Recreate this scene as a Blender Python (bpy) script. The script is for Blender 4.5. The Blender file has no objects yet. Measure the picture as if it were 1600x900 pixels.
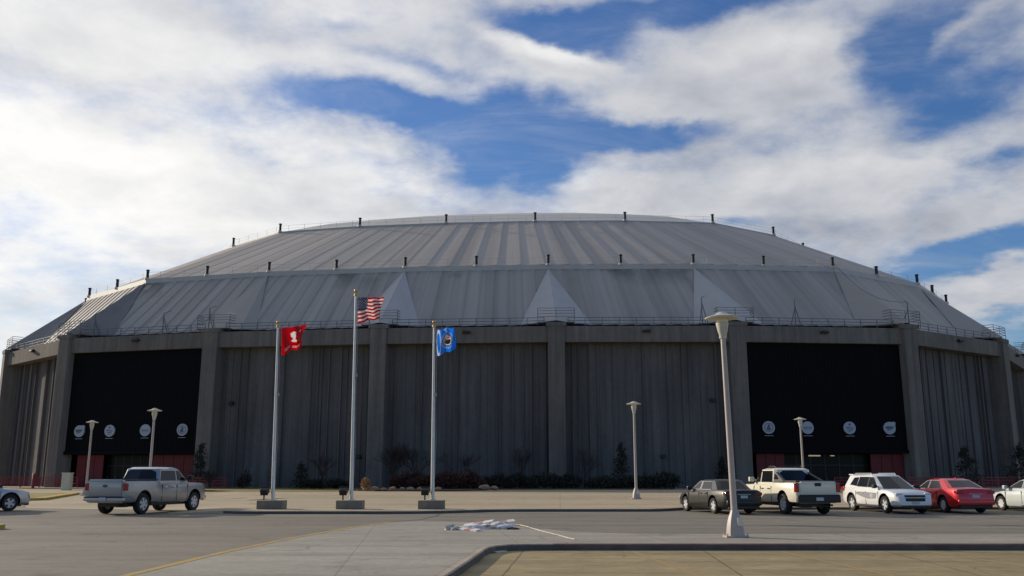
import bpy, bmesh, math, random
from mathutils import Vector, Matrix
R = math.radians; PI = math.pi
C = bpy.context.scene.collection
S = bpy.context.scene
random.seed(7)

# ------------------------------------------------------------------ camera
cam_d = bpy.data.cameras.new('camera'); cam = bpy.data.objects.new('camera', cam_d); C.objects.link(cam)
cam_d.sensor_width = 36.0; cam_d.lens = 31.5; cam_d.clip_start = 0.1; cam_d.clip_end = 6000
cam.location = (0, 0, 1.65); cam.rotation_euler = (R(90 + 11.74), 0, 0)
S.camera = cam

# ------------------------------------------------------------------ sun, sky, exposure
SUN_EL = 18.5; SUN_BACK = 30.0          # degrees up; degrees behind the left-hand side
SUN_STRENGTH = 3.8; SKY_STRENGTH = 0.08; CLOUD = 1.0; EXPOSURE = 0.0
sd = Vector((-math.cos(R(SUN_EL))*math.cos(R(SUN_BACK)), math.cos(R(SUN_EL))*math.sin(R(SUN_BACK)), math.sin(R(SUN_EL))))
sl = bpy.data.lights.new('sun', 'SUN'); sl.energy = SUN_STRENGTH; sl.angle = R(0.6); sl.color = (1.0, 0.88, 0.70)
sun = bpy.data.objects.new('sun', sl); C.objects.link(sun)
sun.rotation_euler = (-sd).to_track_quat('-Z', 'Y').to_euler()
S.view_settings.view_transform = 'Standard'; S.view_settings.look = 'None'
S.view_settings.exposure = EXPOSURE; S.view_settings.gamma = 1

W = bpy.data.worlds.new('World'); S.world = W; W.use_nodes = True
def build_world():
    nt = W.node_tree; N = nt.nodes; L = nt.links; N.clear()
    out = N.new('ShaderNodeOutputWorld'); bg = N.new('ShaderNodeBackground'); L.new(bg.outputs[0], out.inputs[0])
    bg.inputs[1].default_value = SKY_STRENGTH
    sky = N.new('ShaderNodeTexSky'); sky.sky_type = 'NISHITA'; sky.sun_disc = False
    sky.sun_elevation = R(SUN_EL); sky.sun_rotation = R(-(90 - SUN_BACK)); sky.dust_density = 0.6; sky.ozone_density = 3.0
    tc = N.new('ShaderNodeTexCoord'); D = tc.outputs['Generated']
    def m(op, a, b=None, c=None, clamp=False):
        n = N.new('ShaderNodeMath'); n.operation = op; n.use_clamp = clamp
        for i, v in enumerate((a, b, c)):
            if v is None: continue
            if isinstance(v, (int, float)): n.inputs[i].default_value = v
            else: L.new(v, n.inputs[i])
        return n.outputs[0]
    def vm(op, a, b=None):
        n = N.new('ShaderNodeVectorMath'); n.operation = op
        for i, v in enumerate((a, b)):
            if v is None: continue
            if isinstance(v, (tuple, list)): n.inputs[i].default_value = v
            else: L.new(v, n.inputs[i])
        return n.outputs[1] if op in ('LENGTH', 'DOT_PRODUCT', 'DISTANCE') else n.outputs[0]
    def noise(vec, scale, detail=6, rough=0.55, dist=0.0):
        n = N.new('ShaderNodeTexNoise'); L.new(vec, n.inputs['Vector'])
        n.inputs['Scale'].default_value = scale; n.inputs['Detail'].default_value = detail
        n.inputs['Roughness'].default_value = rough; n.inputs['Distortion'].default_value = dist
        return n
    def smooth(x, a, b):
        n = N.new('ShaderNodeMapRange'); n.interpolation_type = 'SMOOTHSTEP'; n.clamp = True
        L.new(x, n.inputs[0]); n.inputs[1].default_value = a; n.inputs[2].default_value = b
        return n.outputs[0]
    sep = N.new('ShaderNodeSeparateXYZ'); L.new(D, sep.inputs[0]); x, y, z = sep.outputs
    az = m('MULTIPLY', m('ARCTAN2', x, y), 57.2958); el = m('MULTIPLY', m('ARCSINE', z), 57.2958)
    cm = N.new('ShaderNodeCombineXYZ'); L.new(az, cm.inputs[0]); L.new(el, cm.inputs[1]); AE = cm.outputs[0]
    # cloud layer coordinates: the layer is a flat sheet overhead
    zz = m('ADD', m('MAXIMUM', z, 0.0), 0.22)
    cp = N.new('ShaderNodeCombineXYZ'); L.new(m('DIVIDE', x, zz), cp.inputs[0]); L.new(m('DIVIDE', y, zz), cp.inputs[1]); P = cp.outputs[0]
    w1 = noise(P, 1.6, 4, 0.5); warp = vm('MULTIPLY', vm('SUBTRACT', w1.outputs['Color'], (0.5, 0.5, 0.5)), (9, 4.5, 0))
    w2 = noise(P, 6.0, 5, 0.6); warp2 = vm('MULTIPLY', vm('SUBTRACT', w2.outputs['Color'], (0.5, 0.5, 0.5)), (5, 2.6, 0))
    Q = vm('ADD', vm('ADD', AE, warp), warp2)
    def blobs(lst):
        acc = None
        for (a, e, ra, re, tilt, amp) in lst:
            d = vm('SUBTRACT', Q, (a, e, 0))
            mp = N.new('ShaderNodeMapping'); mp.vector_type = 'POINT'; L.new(d, mp.inputs[0]); mp.inputs['Rotation'].default_value = (0, 0, R(-tilt))
            q = vm('MULTIPLY', mp.outputs[0], (1/ra, 1/re, 0))
            g = m('MULTIPLY', smooth(vm('LENGTH', q), 1.5, 0.0), amp)
            acc = g if acc is None else m('ADD', acc, g)
        return acc
    cover = blobs(SKY_HOLES)
    n1 = noise(P, 3.2, 9, 0.62, 0.3).outputs['Fac']; n2 = noise(P, 11.0, 7, 0.6).outputs['Fac']
    back = m('MULTIPLY', smooth(y, 0.25, -0.25), -0.80)
    c = m('ADD', m('ADD', m('ADD', cover, BASE_COVER), m('MULTIPLY', m('SUBTRACT', n1, 0.5), 1.5)), m('ADD', m('MULTIPLY', m('SUBTRACT', n2, 0.5), 1.0), back))
    mask = smooth(c, -0.42, 0.85)
    mv = N.new('ShaderNodeMapping'); L.new(P, mv.inputs[0]); mv.inputs['Rotation'].default_value = (0, 0, R(32)); mv.inputs['Scale'].default_value = (1.0, 3.0, 1.0)
    nv = noise(mv.outputs[0], 2.3, 11, 0.66, 0.8).outputs['Fac']
    veil = m('ADD', m('MULTIPLY', smooth(nv, 0.40, 0.80), 0.22), 0.10)
    mask = m('SUBTRACT', 1.0, m('MULTIPLY', m('SUBTRACT', 1.0, mask), m('SUBTRACT', 1.0, veil)))
    # cloud brightness: bright towards the veiled sun, greyer on the right, mottled
    br = blobs(SKY_BRIGHT)
    sunny = smooth(vm('DOT_PRODUCT', D, tuple(sd)), 0.25, 0.98)
    n3 = noise(P, 4.5, 7, 0.6, 0.2).outputs['Fac']
    b = m('ADD', m('ADD', 0.53, br), m('ADD', m('MULTIPLY', sunny, 0.30), m('MULTIPLY', m('SUBTRACT', n3, 0.5), 0.55)))
    b = m('MAXIMUM', b, 0.16); b = m('MINIMUM', b, 0.98)
    ramp = N.new('ShaderNodeValToRGB'); L.new(b, ramp.inputs[0]); e = ramp.color_ramp
    e.elements[0].position = 0.1; e.elements[0].color = (0.13, 0.16, 0.24, 1); e.elements[1].position = 0.98; e.elements[1].color = (1.0, 0.99, 0.97, 1)
    q = e.elements.new(0.5); q.color = (0.50, 0.52, 0.57, 1)
    fx = vm('SCALE', ramp.outputs[0]); fx.node.inputs['Scale'].default_value = CLOUD / SKY_STRENGTH
    hs = N.new('ShaderNodeHueSaturation'); L.new(sky.outputs[0], hs.inputs['Color']); hs.inputs['Hue'].default_value = 0.512; hs.inputs['Saturation'].default_value = 1.42; hs.inputs['Value'].default_value = SKY_VALUE
    mx = N.new('ShaderNodeMix'); mx.data_type = 'RGBA'; L.new(mask, mx.inputs[0]); L.new(hs.outputs[0], mx.inputs[6]); L.new(fx, mx.inputs[7])
    L.new(mx.outputs[2], bg.inputs[0])
BASE_COVER = 0.47; SKY_VALUE = 1.45
SKY_HOLES = [(-9.1, 22.2, 9.56, 1.29, -9, -1.35), (0.0, 21.3, 7.02, 2.09, 0, -1.35), (8.2, 21.2, 4.96, 0.91, 3, -1.1), (2.1, 18.9, 2.03, 1.29, 0, -0.8), (-0.4, 23.2, 3.77, 1.29, 0, -0.6), (3.1, 27.7, 5.22, 1.14, -12, -1.1), (11.5, 28.6, 10.09, 0.99, 3, -1.0), (25.2, 24.5, 4.65, 3.04, 0, -1.1), (29.1, 21.1, 4.95, 1.9, 10, -0.9), (28.6, 12.5, 5.52, 1.29, 13, -1.5), (29.8, 8.3, 2.33, 1.71, 0, -1.1), (13.7, 15.6, 2.2, 0.53, 0, -0.6), (30.8, 18.1, 2.43, 0.68, 0, -0.6), (-7.0, 25.0, 5.1, 0.68, -10, -0.45), (-11.8, 27.2, 2.6, 0.46, 0, -0.35), (16.7, 24.4, 6.34, 2.51, 0, 1.3), (2.2, 26.0, 5.14, 1.06, -14, 0.9), (9.5, 23.2, 5.03, 0.99, 0, 0.6), (16.6, 17.2, 10.88, 1.98, 4, 0.8), (-20.5, 17.2, 18.13, 3.23, -8, 0.6), (-24.9, 25.1, 17.0, 2.28, 0, 0.5), (28.2, 25.0, 2.97, 0.53, 20, 0.5), (29.5, 15.3, 3.19, 1.33, 15, 0.5), (29.0, 10.1, 3.13, 0.99, 15, 0.7)]
SKY_BRIGHT = [(-27.5, 14.9, 13.94, 5.7, 0, 0.16), (-29.3, 19.3, 10.2, 2.28, 0, 0.1), (-10.2, 19.6, 9.4, 0.84, -12, 0.16), (16.8, 25.8, 5.56, 1.14, 0, 0.18), (1.8, 26.5, 4.73, 0.68, -12, 0.22), (6.4, 19.0, 3.66, 0.76, 0, 0.14), (18.7, 18.5, 8.12, 0.95, 0, 0.1), (20.3, 14.9, 7.97, 1.14, 0, -0.1), (-15.2, 26.5, 15.06, 0.99, -4, -0.1), (-26.5, 23.0, 8.37, 0.84, 0, -0.08), (-8.5, 17.7, 10.1, 0.68, -5, -0.06), (18.2, 22.8, 4.18, 0.84, 0, -0.07), (-26.3, 9.8, 7.81, 1.14, 0, -0.1)]
build_world()

# ------------------------------------------------------------------ helpers
def tag(o, label=None, cat=None, group=None, kind=None):
    if label: o['label'] = label
    if cat: o['category'] = cat
    if group: o['group'] = group
    if kind: o['kind'] = kind
    return o
def empty(name, loc=(0, 0, 0), rz=0.0, **k):
    o = bpy.data.objects.new(name, None); C.objects.link(o); o.location = loc; o.rotation_euler = (0, 0, rz); o.empty_display_size = 0.3
    return tag(o, **k)
def copy_tree(o, parent=None):
    c = o.copy(); C.objects.link(c)
    if parent is not None: c.parent = parent
    for ch in list(o.children): copy_tree(ch, c)
    return c
class MB:
    """collects shapes, links them as one mesh object"""
    def __init__(s): s.v = []; s.f = []; s.m = []
    def add(s, vs, fs, mi=0, M=None):
        k = len(s.v)
        s.v += [tuple(M @ Vector(p)) if M else tuple(p) for p in vs]
        s.f += [tuple(i + k for i in q) for q in fs]; s.m += [mi] * len(fs)
        return s
    def box(s, x0, x1, y0, y1, z0, z1, mi=0, M=None, bev=0.0):
        if bev > 0:
            b = bmesh.new(); bmesh.ops.create_cube(b, size=1)
            for v in b.verts: v.co = ((x0+x1)/2 + v.co.x*(x1-x0), (y0+y1)/2 + v.co.y*(y1-y0), (z0+z1)/2 + v.co.z*(z1-z0))
            bmesh.ops.bevel(b, geom=list(b.edges), offset=bev, segments=2, affect='EDGES', profile=0.6)
            b.verts.index_update(); s.add([v.co[:] for v in b.verts], [[v.index for v in f.verts] for f in b.faces], mi, M); b.free(); return s
        vs = [(x, y, z) for z in (z0, z1) for y in (y0, y1) for x in (x0, x1)]
        return s.add(vs, [(0, 2, 3, 1), (4, 5, 7, 6), (0, 1, 5, 4), (2, 6, 7, 3), (0, 4, 6, 2), (1, 3, 7, 5)], mi, M)
    def bar(s, a, b, t, mi=0, t2=None):
        a, b = Vector(a), Vector(b); d = b - a; L = d.length
        if L < 1e-6: return s
        q = d.to_track_quat('X', 'Z').to_matrix().to_4x4(); M = Matrix.Translation(a) @ q; t2 = t2 or t
        return s.box(0, L, -t/2, t/2, -t2/2, t2/2, mi, M)
    def tube(s, pts, rs, n=8, mi=0, cap=True):
        pts = [Vector(p) for p in pts]; k = len(pts); rs = rs if isinstance(rs, (list, tuple)) else [rs]*k
        vs = []; fs = []
        up = Vector((0, 0, 1))
        for i, p in enumerate(pts):
            d = (pts[min(i+1, k-1)] - pts[max(i-1, 0)]).normalized()
            a = d.cross(up)
            if a.length < 1e-3: a = Vector((1, 0, 0))
            a.normalize(); b = d.cross(a)
            for j in range(n):
                t = 2*PI*j/n; vs.append(p + (a*math.cos(t) + b*math.sin(t))*rs[i])
        for i in range(k-1):
            for j in range(n): fs.append((i*n+j, i*n+(j+1) % n, (i+1)*n+(j+1) % n, (i+1)*n+j))
        if cap: fs.append(tuple(range(n))[::-1]); fs.append(tuple((k-1)*n+j for j in range(n)))
        return s.add(vs, fs, mi)
    def lathe(s, prof, n=24, mi=0, M=None, mis=None, caps=True):
        vs = []; fs = []
        for (r, z) in prof:
            for j in range(n): t = 2*PI*j/n; vs.append((r*math.cos(t), r*math.sin(t), z))
        k0 = len(s.f)
        for i in range(len(prof)-1):
            for j in range(n): fs.append((i*n+j, i*n+(j+1) % n, (i+1)*n+(j+1) % n, (i+1)*n+j))
        if caps and prof[0][0] > 1e-4: fs.append(tuple(range(n))[::-1])
        if caps and prof[-1][0] > 1e-4: fs.append(tuple((len(prof)-1)*n+j for j in range(n)))
        s.add(vs, fs, mi, M)
        if mis:
            for i in range(len(prof)-1):
                for j in range(n): s.m[k0+i*n+j] = mis[i]
        return s
    def prism(s, poly, z0, z1, mi=0, M=None, topmi=None):
        n = len(poly); a = sum(poly[i][0]*poly[(i+1) % n][1] - poly[(i+1) % n][0]*poly[i][1] for i in range(n))
        if a < 0: poly = poly[::-1]
        vs = [(p[0], p[1], z0) for p in poly] + [(p[0], p[1], z1) for p in poly]
        s.add(vs, [tuple(range(n))[::-1]] + [(i, (i+1) % n, n+(i+1) % n, n+i) for i in range(n)], mi, M)
        s.add(vs[n:], [tuple(range(n))], mi if topmi is None else topmi, M); return s
    def build(s, name, mats, parent=None, smooth=None):
        me = bpy.data.meshes.new(name); me.from_pydata(s.v, [], s.f)
        for q in (mats if isinstance(mats, (list, tuple)) else [mats]): me.materials.append(q)
        me.polygons.foreach_set('material_index', s.m); me.update()
        b = bmesh.new(); b.from_mesh(me); bmesh.ops.remove_doubles(b, verts=b.verts, dist=0.0001); b.to_mesh(me); b.free()
        if smooth is not None:
            me.shade_smooth(); me.set_sharp_from_angle(angle=R(smooth))
        o = bpy.data.objects.new(name, me); C.objects.link(o)
        if parent is not None: o.parent = parent
        return o

# ------------------------------------------------------------------ materials
def mat(name, col, rough=0.6, metal=0.0, spec=0.5, noise=None, var=0.15, bump=0.0, coat=0.0, stretch=(1, 1, 1), extra=None):
    m = bpy.data.materials.new(name); m.use_nodes = True; nt = m.node_tree; N = nt.nodes; L = nt.links
    p = N['Principled BSDF']; p.inputs['Base Color'].default_value = (*col, 1); p.inputs['Roughness'].default_value = rough
    p.inputs['Metallic'].default_value = metal; p.inputs['Specular IOR Level'].default_value = spec; p.inputs['Coat Weight'].default_value = coat
    p.inputs['Coat Roughness'].default_value = 0.05
    if noise:
        tc = N.new('ShaderNodeTexCoord'); mp = N.new('ShaderNodeMapping'); L.new(tc.outputs['Object'], mp.inputs[0]); mp.inputs['Scale'].default_value = stretch
        n = N.new('ShaderNodeTexNoise'); L.new(mp.outputs[0], n.inputs['Vector']); n.inputs['Scale'].default_value = noise; n.inputs['Detail'].default_value = 8; n.inputs['Roughness'].default_value = 0.6
        mr = N.new('ShaderNodeMapRange'); L.new(n.outputs['Fac'], mr.inputs[0]); mr.inputs[1].default_value = 0.25; mr.inputs[2].default_value = 0.75; mr.inputs[3].default_value = 1-var; mr.inputs[4].default_value = 1+var
        sc = N.new('ShaderNodeVectorMath'); sc.operation = 'SCALE'; sc.inputs[0].default_value = col; L.new(mr.outputs[0], sc.inputs['Scale'])
        src = sc.outputs[0]
        if extra: src = extra(nt, tc, src)
        L.new(src, p.inputs['Base Color'])
        if bump:
            b = N.new('ShaderNodeBump'); b.inputs['Strength'].default_value = bump; b.inputs['Distance'].default_value = 0.02; L.new(n.outputs['Fac'], b.inputs['Height']); L.new(b.outputs[0], p.inputs['Normal'])
    return m
def nmath(nt, op, a, b=None, clamp=False):
    n = nt.nodes.new('ShaderNodeMath'); n.operation = op; n.use_clamp = clamp
    for i, v in enumerate((a, b)):
        if v is None: continue
        if isinstance(v, (int, float)): n.inputs[i].default_value = v
        else: nt.links.new(v, n.inputs[i])
    return n.outputs[0]
def nnoise(nt, tc, scale, stretch=(1, 1, 1), detail=6, rough=0.6, rot=0.0):
    mp = nt.nodes.new('ShaderNodeMapping'); nt.links.new(tc.outputs['Object'], mp.inputs[0]); mp.inputs['Scale'].default_value = stretch; mp.inputs['Rotation'].default_value = (0, 0, rot)
    n = nt.nodes.new('ShaderNodeTexNoise'); nt.links.new(mp.outputs[0], n.inputs['Vector']); n.inputs['Scale'].default_value = scale; n.inputs['Detail'].default_value = detail; n.inputs['Roughness'].default_value = rough
    return n.outputs['Fac']
def nramp(nt, x, a, b, lo=0.0, hi=1.0):
    n = nt.nodes.new('ShaderNodeMapRange'); nt.links.new(x, n.inputs[0]); n.inputs[1].default_value = a; n.inputs[2].default_value = b; n.inputs[3].default_value = lo; n.inputs[4].default_value = hi; return n.outputs[0]
def nscale(nt, col, fac):
    n = nt.nodes.new('ShaderNodeVectorMath'); n.operation = 'SCALE'; nt.links.new(col, n.inputs[0])
    if isinstance(fac, (int, float)): n.inputs['Scale'].default_value = fac
    else: nt.links.new(fac, n.inputs['Scale'])
    return n.outputs[0]
def nmix(nt, fac, a, col):
    n = nt.nodes.new('ShaderNodeMix'); n.data_type = 'RGBA'; nt.links.new(fac, n.inputs[0]); nt.links.new(a, n.inputs[6])
    n.inputs[7].default_value = (*col, 1); return n.outputs[2]
def joints(px, py, rot=0.0, dark=0.55, width=0.03, wob=0.02, ox=0.0, oy=0.0):
    """saw-cut slab joints every px by py metres, with small stains"""
    def fn(nt, tc, src):
        mp = nt.nodes.new('ShaderNodeMapping'); nt.links.new(tc.outputs['Object'], mp.inputs[0]); mp.inputs['Rotation'].default_value = (0, 0, R(rot)); mp.inputs['Location'].default_value = (ox, oy, 0)
        sp = nt.nodes.new('ShaderNodeSeparateXYZ'); nt.links.new(mp.outputs[0], sp.inputs[0])
        w = nmath(nt, 'MULTIPLY', nmath(nt, 'SUBTRACT', nnoise(nt, tc, 1.3), 0.5), wob*2)
        fac = None
        for out, p in ((sp.outputs[0], px), (sp.outputs[1], py)):
            if not p: continue
            d = nmath(nt, 'ABSOLUTE', nmath(nt, 'SUBTRACT', nmath(nt, 'PINGPONG', nmath(nt, 'ADD', out, w), p/2), 0))
            l = nramp(nt, d, width*0.5, width, 1.0, 0.0)
            fac = l if fac is None else nmath(nt, 'MAXIMUM', fac, l)
        fac = nmath(nt, 'MULTIPLY', fac, nramp(nt, nnoise(nt, tc, 0.6), 0.3, 0.6, 0.45, 1.0), True)
        out = nscale(nt, src, nmath(nt, 'SUBTRACT', 1.0, nmath(nt, 'MULTIPLY', fac, dark)))
        big = nramp(nt, nnoise(nt, tc, 0.09, (0.35, 1, 1), 5, 0.55), 0.3, 0.7, 0.86, 1.14)
        vo = nt.nodes.new('ShaderNodeTexVoronoi'); vo.feature = 'DISTANCE_TO_EDGE'; vo.inputs['Scale'].default_value = 0.22
        wv = nt.nodes.new('ShaderNodeTexNoise'); nt.links.new(tc.outputs['Object'], wv.inputs['Vector']); wv.inputs['Scale'].default_value = 0.9; wv.inputs['Detail'].default_value = 5
        va = nt.nodes.new('ShaderNodeVectorMath'); va.operation = 'ADD'; nt.links.new(tc.outputs['Object'], va.inputs[0]); nt.links.new(wv.outputs['Color'], va.inputs[1]); nt.links.new(va.outputs[0], vo.inputs['Vector'])
        crack = nmath(nt, 'MULTIPLY', nramp(nt, vo.outputs[0], 0.002, 0.007, 1.0, 0.0), nramp(nt, nnoise(nt, tc, 0.13, detail=3), 0.46, 0.56, 0.0, 1.0), True)
        out = nscale(nt, out, nmath(nt, 'SUBTRACT', 1.0, nmath(nt, 'MULTIPLY', crack, 0.38)))
        tyre = nramp(nt, nnoise(nt, tc, 0.5, (0.07, 1.6, 1), 5, 0.6), 0.40, 0.62, 1.06, 0.86); out = nscale(nt, out, tyre)
        oil = nramp(nt, nnoise(nt, tc, 0.55, (1, 1, 1), 4, 0.6), 0.62, 0.72, 1.0, 0.66); out = nscale(nt, out, oil)
        spots = nramp(nt, nnoise(nt, tc, 1.1, (0.4, 1, 1), 6, 0.75), 0.52, 0.72, 1.05, 0.74)
        fine = nramp(nt, nnoise(nt, tc, 9, (0.5, 1, 1), 6, 0.75), 0.3, 0.7, 0.80, 1.20)
        return nscale(nt, nscale(nt, nscale(nt, out, big), spots), fine)
    return fn
def roof_dirt(nt, tc, src):
    """tones and run-off streaks that follow the sheeting (UV in metres: u across, v up the slope)"""
    sp = nt.nodes.new('ShaderNodeSeparateXYZ'); nt.links.new(tc.outputs['Object'], sp.inputs[0])
    class T: outputs = {'Object': tc.outputs['UV']}
    pan = nramp(nt, nnoise(nt, T, 0.30, (1, 0.012, 1), 1, 0.3), 0.42, 0.58, 0.92, 1.09); src = nscale(nt, src, pan)
    pan2 = nramp(nt, nnoise(nt, T, 1.1, (1, 0.02, 1), 2, 0.5), 0.40, 0.60, 0.93, 1.06); src = nscale(nt, src, pan2)
    rust = nramp(nt, nnoise(nt, T, 2.4, (1, 0.04, 1), 4, 0.65), 0.58, 0.72, 0.0, 0.28); src = nmix(nt, rust, src, (0.22, 0.18, 0.14))
    near = nramp(nt, nmath(nt, 'ABSOLUTE', nmath(nt, 'SUBTRACT', sp.outputs[2], 26.4)), 0.0, 2.4, 1.0, 0.0)
    tar = nmath(nt, 'MULTIPLY', near, nramp(nt, nnoise(nt, tc, 0.07, (1, 1, 1), 5, 0.6), 0.54, 0.60, 0, 1), True)
    return nscale(nt, src, nmath(nt, 'SUBTRACT', 1.0, nmath(nt, 'MULTIPLY', tar, 0.42)))
def wall_streaks(nt, tc, src):
    st = nramp(nt, nnoise(nt, tc, 1.5, (1, 1, 0.04), 6, 0.7), 0.3, 0.7, 0.72, 1.28)
    bl = nramp(nt, nnoise(nt, tc, 0.22, (1, 1, 0.6), 5, 0.6), 0.3, 0.7, 0.86, 1.14)
    return nscale(nt, nscale(nt, src, st), bl)
M = {}
M['roof'] = mat('painted_metal_roof', (0.455, 0.39, 0.325), 0.6, 0.0, 0.35, 0.5, 0.03, extra=roof_dirt)
M['roof_trim'] = mat('roof_trim', (0.52, 0.49, 0.45), 0.5, noise=0.8, var=0.10)
M['roof_gusset'] = mat('sunlit_gusset_metal', (0.53, 0.49, 0.45), 0.55, noise=0.6, var=0.06)  # paler than the roof: sunlight on the front ridges painted into the colour
M['gusset_shaded'] = mat('shaded_gusset_metal', (0.27, 0.24, 0.21), 0.7, noise=0.6, var=0.12)  # shade on the left ridges painted in as a darker metal
M['concrete_wall'] = mat('ribbed_concrete', (0.138, 0.124, 0.114), 0.9, 0, 0.2, 2.0, 0.10, 0.3, extra=wall_streaks)
M['concrete_col'] = mat('column_concrete', (0.190, 0.165, 0.140), 0.9, 0, 0.2, 1.2, 0.10, 0.2, extra=wall_streaks)
M['black_panel'] = mat('black_siding', (0.007, 0.007, 0.0075), 0.8, 0, 0.1, 1.0, 0.1)
M['red_panel'] = mat('red_panel', (0.15, 0.009, 0.012), 0.6, noise=2.0, var=0.2)
M['dark_glass'] = mat('entrance_glass', (0.008, 0.008, 0.009), 0.35, 0, 0.15)
M['rail'] = mat('rail_steel', (0.16, 0.16, 0.165), 0.5, 0.2, noise=3, var=0.15)
M['vent'] = mat('vent_black', (0.02, 0.022, 0.024), 0.6, noise=4, var=0.2)
M['asphalt'] = mat('old_street_paving', (0.215, 0.188, 0.145), 0.85, 0, 0.3, 0.7, 0.10, 0.15, extra=joints(0, 6.0, 2.0, 0.16, 0.05), stretch=(0.25, 1, 1))
M['drive'] = mat('drive_concrete', (0.335, 0.305, 0.245), 0.85, 0, 0.3, 1.2, 0.08, 0.1, extra=joints(3.8, 4.4, -6, 0.30, 0.022, ox=1.3, oy=1.0))
M['plaza'] = mat('plaza_concrete', (0.43, 0.345, 0.225), 0.85, 0, 0.3, 0.6, 0.10, 0.1, extra=joints(3.6, 3.6, 3, 0.25, 0.03))
M['lot'] = mat('parking_concrete', (0.315, 0.242, 0.125), 0.85, 0, 0.3, 1.0, 0.20, 0.15, extra=joints(4.3, 2.9, 4.7, 0.6, 0.03, ox=1.55, oy=-0.05))
M['kerb'] = mat('kerb_concrete', (0.40, 0.33, 0.25), 0.85, 0, 0.3, 3.0, 0.18, 0.1, extra=joints(3.0, 3.0, 0, 0.5, 0.02))
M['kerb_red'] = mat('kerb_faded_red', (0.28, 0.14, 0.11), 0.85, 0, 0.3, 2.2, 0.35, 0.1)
M['kerb_face'] = mat('kerb_shaded_face', (0.13, 0.115, 0.10), 0.9, 0, 0.2, 2.0, 0.3, 0.1)  # darker upright side: the kerb's shade is painted into this colour
M['kerb_yellow'] = mat('kerb_yellow', (0.48, 0.32, 0.07), 0.8, noise=2.5, var=0.3)
M['yellow_line'] = None
M['grass'] = mat('winter_grass', (0.25, 0.195, 0.045), 0.95, noise=1.5, var=0.35, bump=0.5)
M['earth'] = mat('far_ground', (0.16, 0.14, 0.075), 0.95, noise=0.02, var=0.3)
M['mulch'] = mat('bed_mulch', (0.10, 0.06, 0.035), 0.95, noise=3, var=0.5, bump=0.6)
M['rock'] = mat('bed_rock', (0.30, 0.22, 0.13), 0.9, noise=4, var=0.3, bump=0.5)
M['steel_white'] = mat('painted_pole', (0.44, 0.375, 0.33), 0.5, noise=3, var=0.12)
M['pole_alu'] = mat('flagpole_aluminium', (0.62, 0.60, 0.58), 0.35, 0.4, noise=3, var=0.1)
M['gold'] = mat('finial_gold', (0.5, 0.32, 0.12), 0.35, 0.7)
M['lamp_head'] = mat('lamp_head_paint', (0.55, 0.52, 0.45), 0.5, noise=6, var=0.2)
M['lamp_lens'] = mat('lamp_lens_acrylic', (0.75, 0.68, 0.50), 0.3)
M['base_conc'] = mat('base_concrete', (0.23, 0.195, 0.15), 0.9, noise=4, var=0.2, bump=0.3)
M['black_metal'] = mat('black_metal', (0.015, 0.015, 0.016), 0.5)
M['white_sign'] = mat('white_sign', (0.42, 0.45, 0.50), 0.6, noise=3, var=0.05)
M['sign_mark'] = mat('sign_mark', (0.10, 0.11, 0.13), 0.5)
M['bark'] = mat('bare_bark', (0.055, 0.040, 0.034), 0.9, noise=5, var=0.3)
M['red_twig'] = mat('red_twigs', (0.085, 0.036, 0.026), 0.9, noise=5, var=0.4)
M['evergreen'] = mat('evergreen_needles', (0.036, 0.036, 0.026), 0.9, noise=1.8, var=0.5)
M['dry_leaf'] = mat('dry_clump', (0.40, 0.22, 0.10), 0.9, noise=5, var=0.4)
M['red_metal'] = mat('red_rail_paint', (0.30, 0.02, 0.025), 0.5, noise=3, var=0.2)
M['pale_post'] = mat('pale_post_paint', (0.62, 0.58, 0.42), 0.7, noise=4, var=0.15)
M['utility'] = mat('utility_paint', (0.25, 0.28, 0.25), 0.6, noise=3, var=0.15)
# car materials
M['tyre'] = mat('tyre_rubber', (0.018, 0.018, 0.018), 0.85, noise=10, var=0.2)
M['rim'] = mat('alloy_rim', (0.55, 0.55, 0.55), 0.4, 0.3)
M['glass'] = mat('car_glass', (0.010, 0.012, 0.014), 0.08, 0, 0.35)
M['trim'] = mat('car_black_trim', (0.02, 0.02, 0.021), 0.55)
M['chrome'] = mat('chrome', (0.7, 0.7, 0.7), 0.15, 1.0)
M['tail'] = mat('tail_lens', (0.30, 0.008, 0.012), 0.15, coat=0.5)
M['head'] = mat('head_lens', (0.6, 0.62, 0.62), 0.1, 0.2, coat=0.8)
M['plate'] = mat('number_plate', (0.5, 0.52, 0.56), 0.5)
def paint(n, c, metal=0.0, r=0.35): return mat(n, c, r, metal, 0.5, noise=2.0, var=0.05, coat=0.7)

# ------------------------------------------------------------------ ground, streets
def struct(o): return tag(o, kind='structure')
def sheet(name, poly, z, m, kind='structure', **k):
    o = MB().add([(p[0], p[1], z) for p in poly], [tuple(range(len(poly)))]).build(name, m)
    if o.data.polygons[0].normal.z < 0: o.data.flip_normals()
    return tag(o, kind=kind, **k)
def arc(cx, cy, r, a0, a1, n=10):
    return [(cx + r*math.cos(R(a0+(a1-a0)*i/n)), cy + r*math.sin(R(a0+(a1-a0)*i/n))) for i in range(n+1)]
def offset_path(path, d):
    """shift an open polyline sideways by d (left of travel is positive)"""
    out = []
    for i, p in enumerate(path):
        a = Vector(path[max(i-1, 0)]); b = Vector(path[min(i+1, len(path)-1)]); t = (b-a).normalized(); out.append((p[0]-t.y*d, p[1]+t.x*d))
    return out
def ribbon(name, path, w, z, m, **k):
    a = path; b = offset_path(path, w)
    mb = MB()
    for i in range(len(a)-1): mb.add([(*a[i], z), (*a[i+1], z), (*b[i+1], z), (*b[i], z)], [(0, 1, 2, 3)])
    o = mb.build(name, m)
    if o.data.polygons[0].normal.z < 0: o.data.flip_normals()
    return o
LOTZ = -0.145
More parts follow.
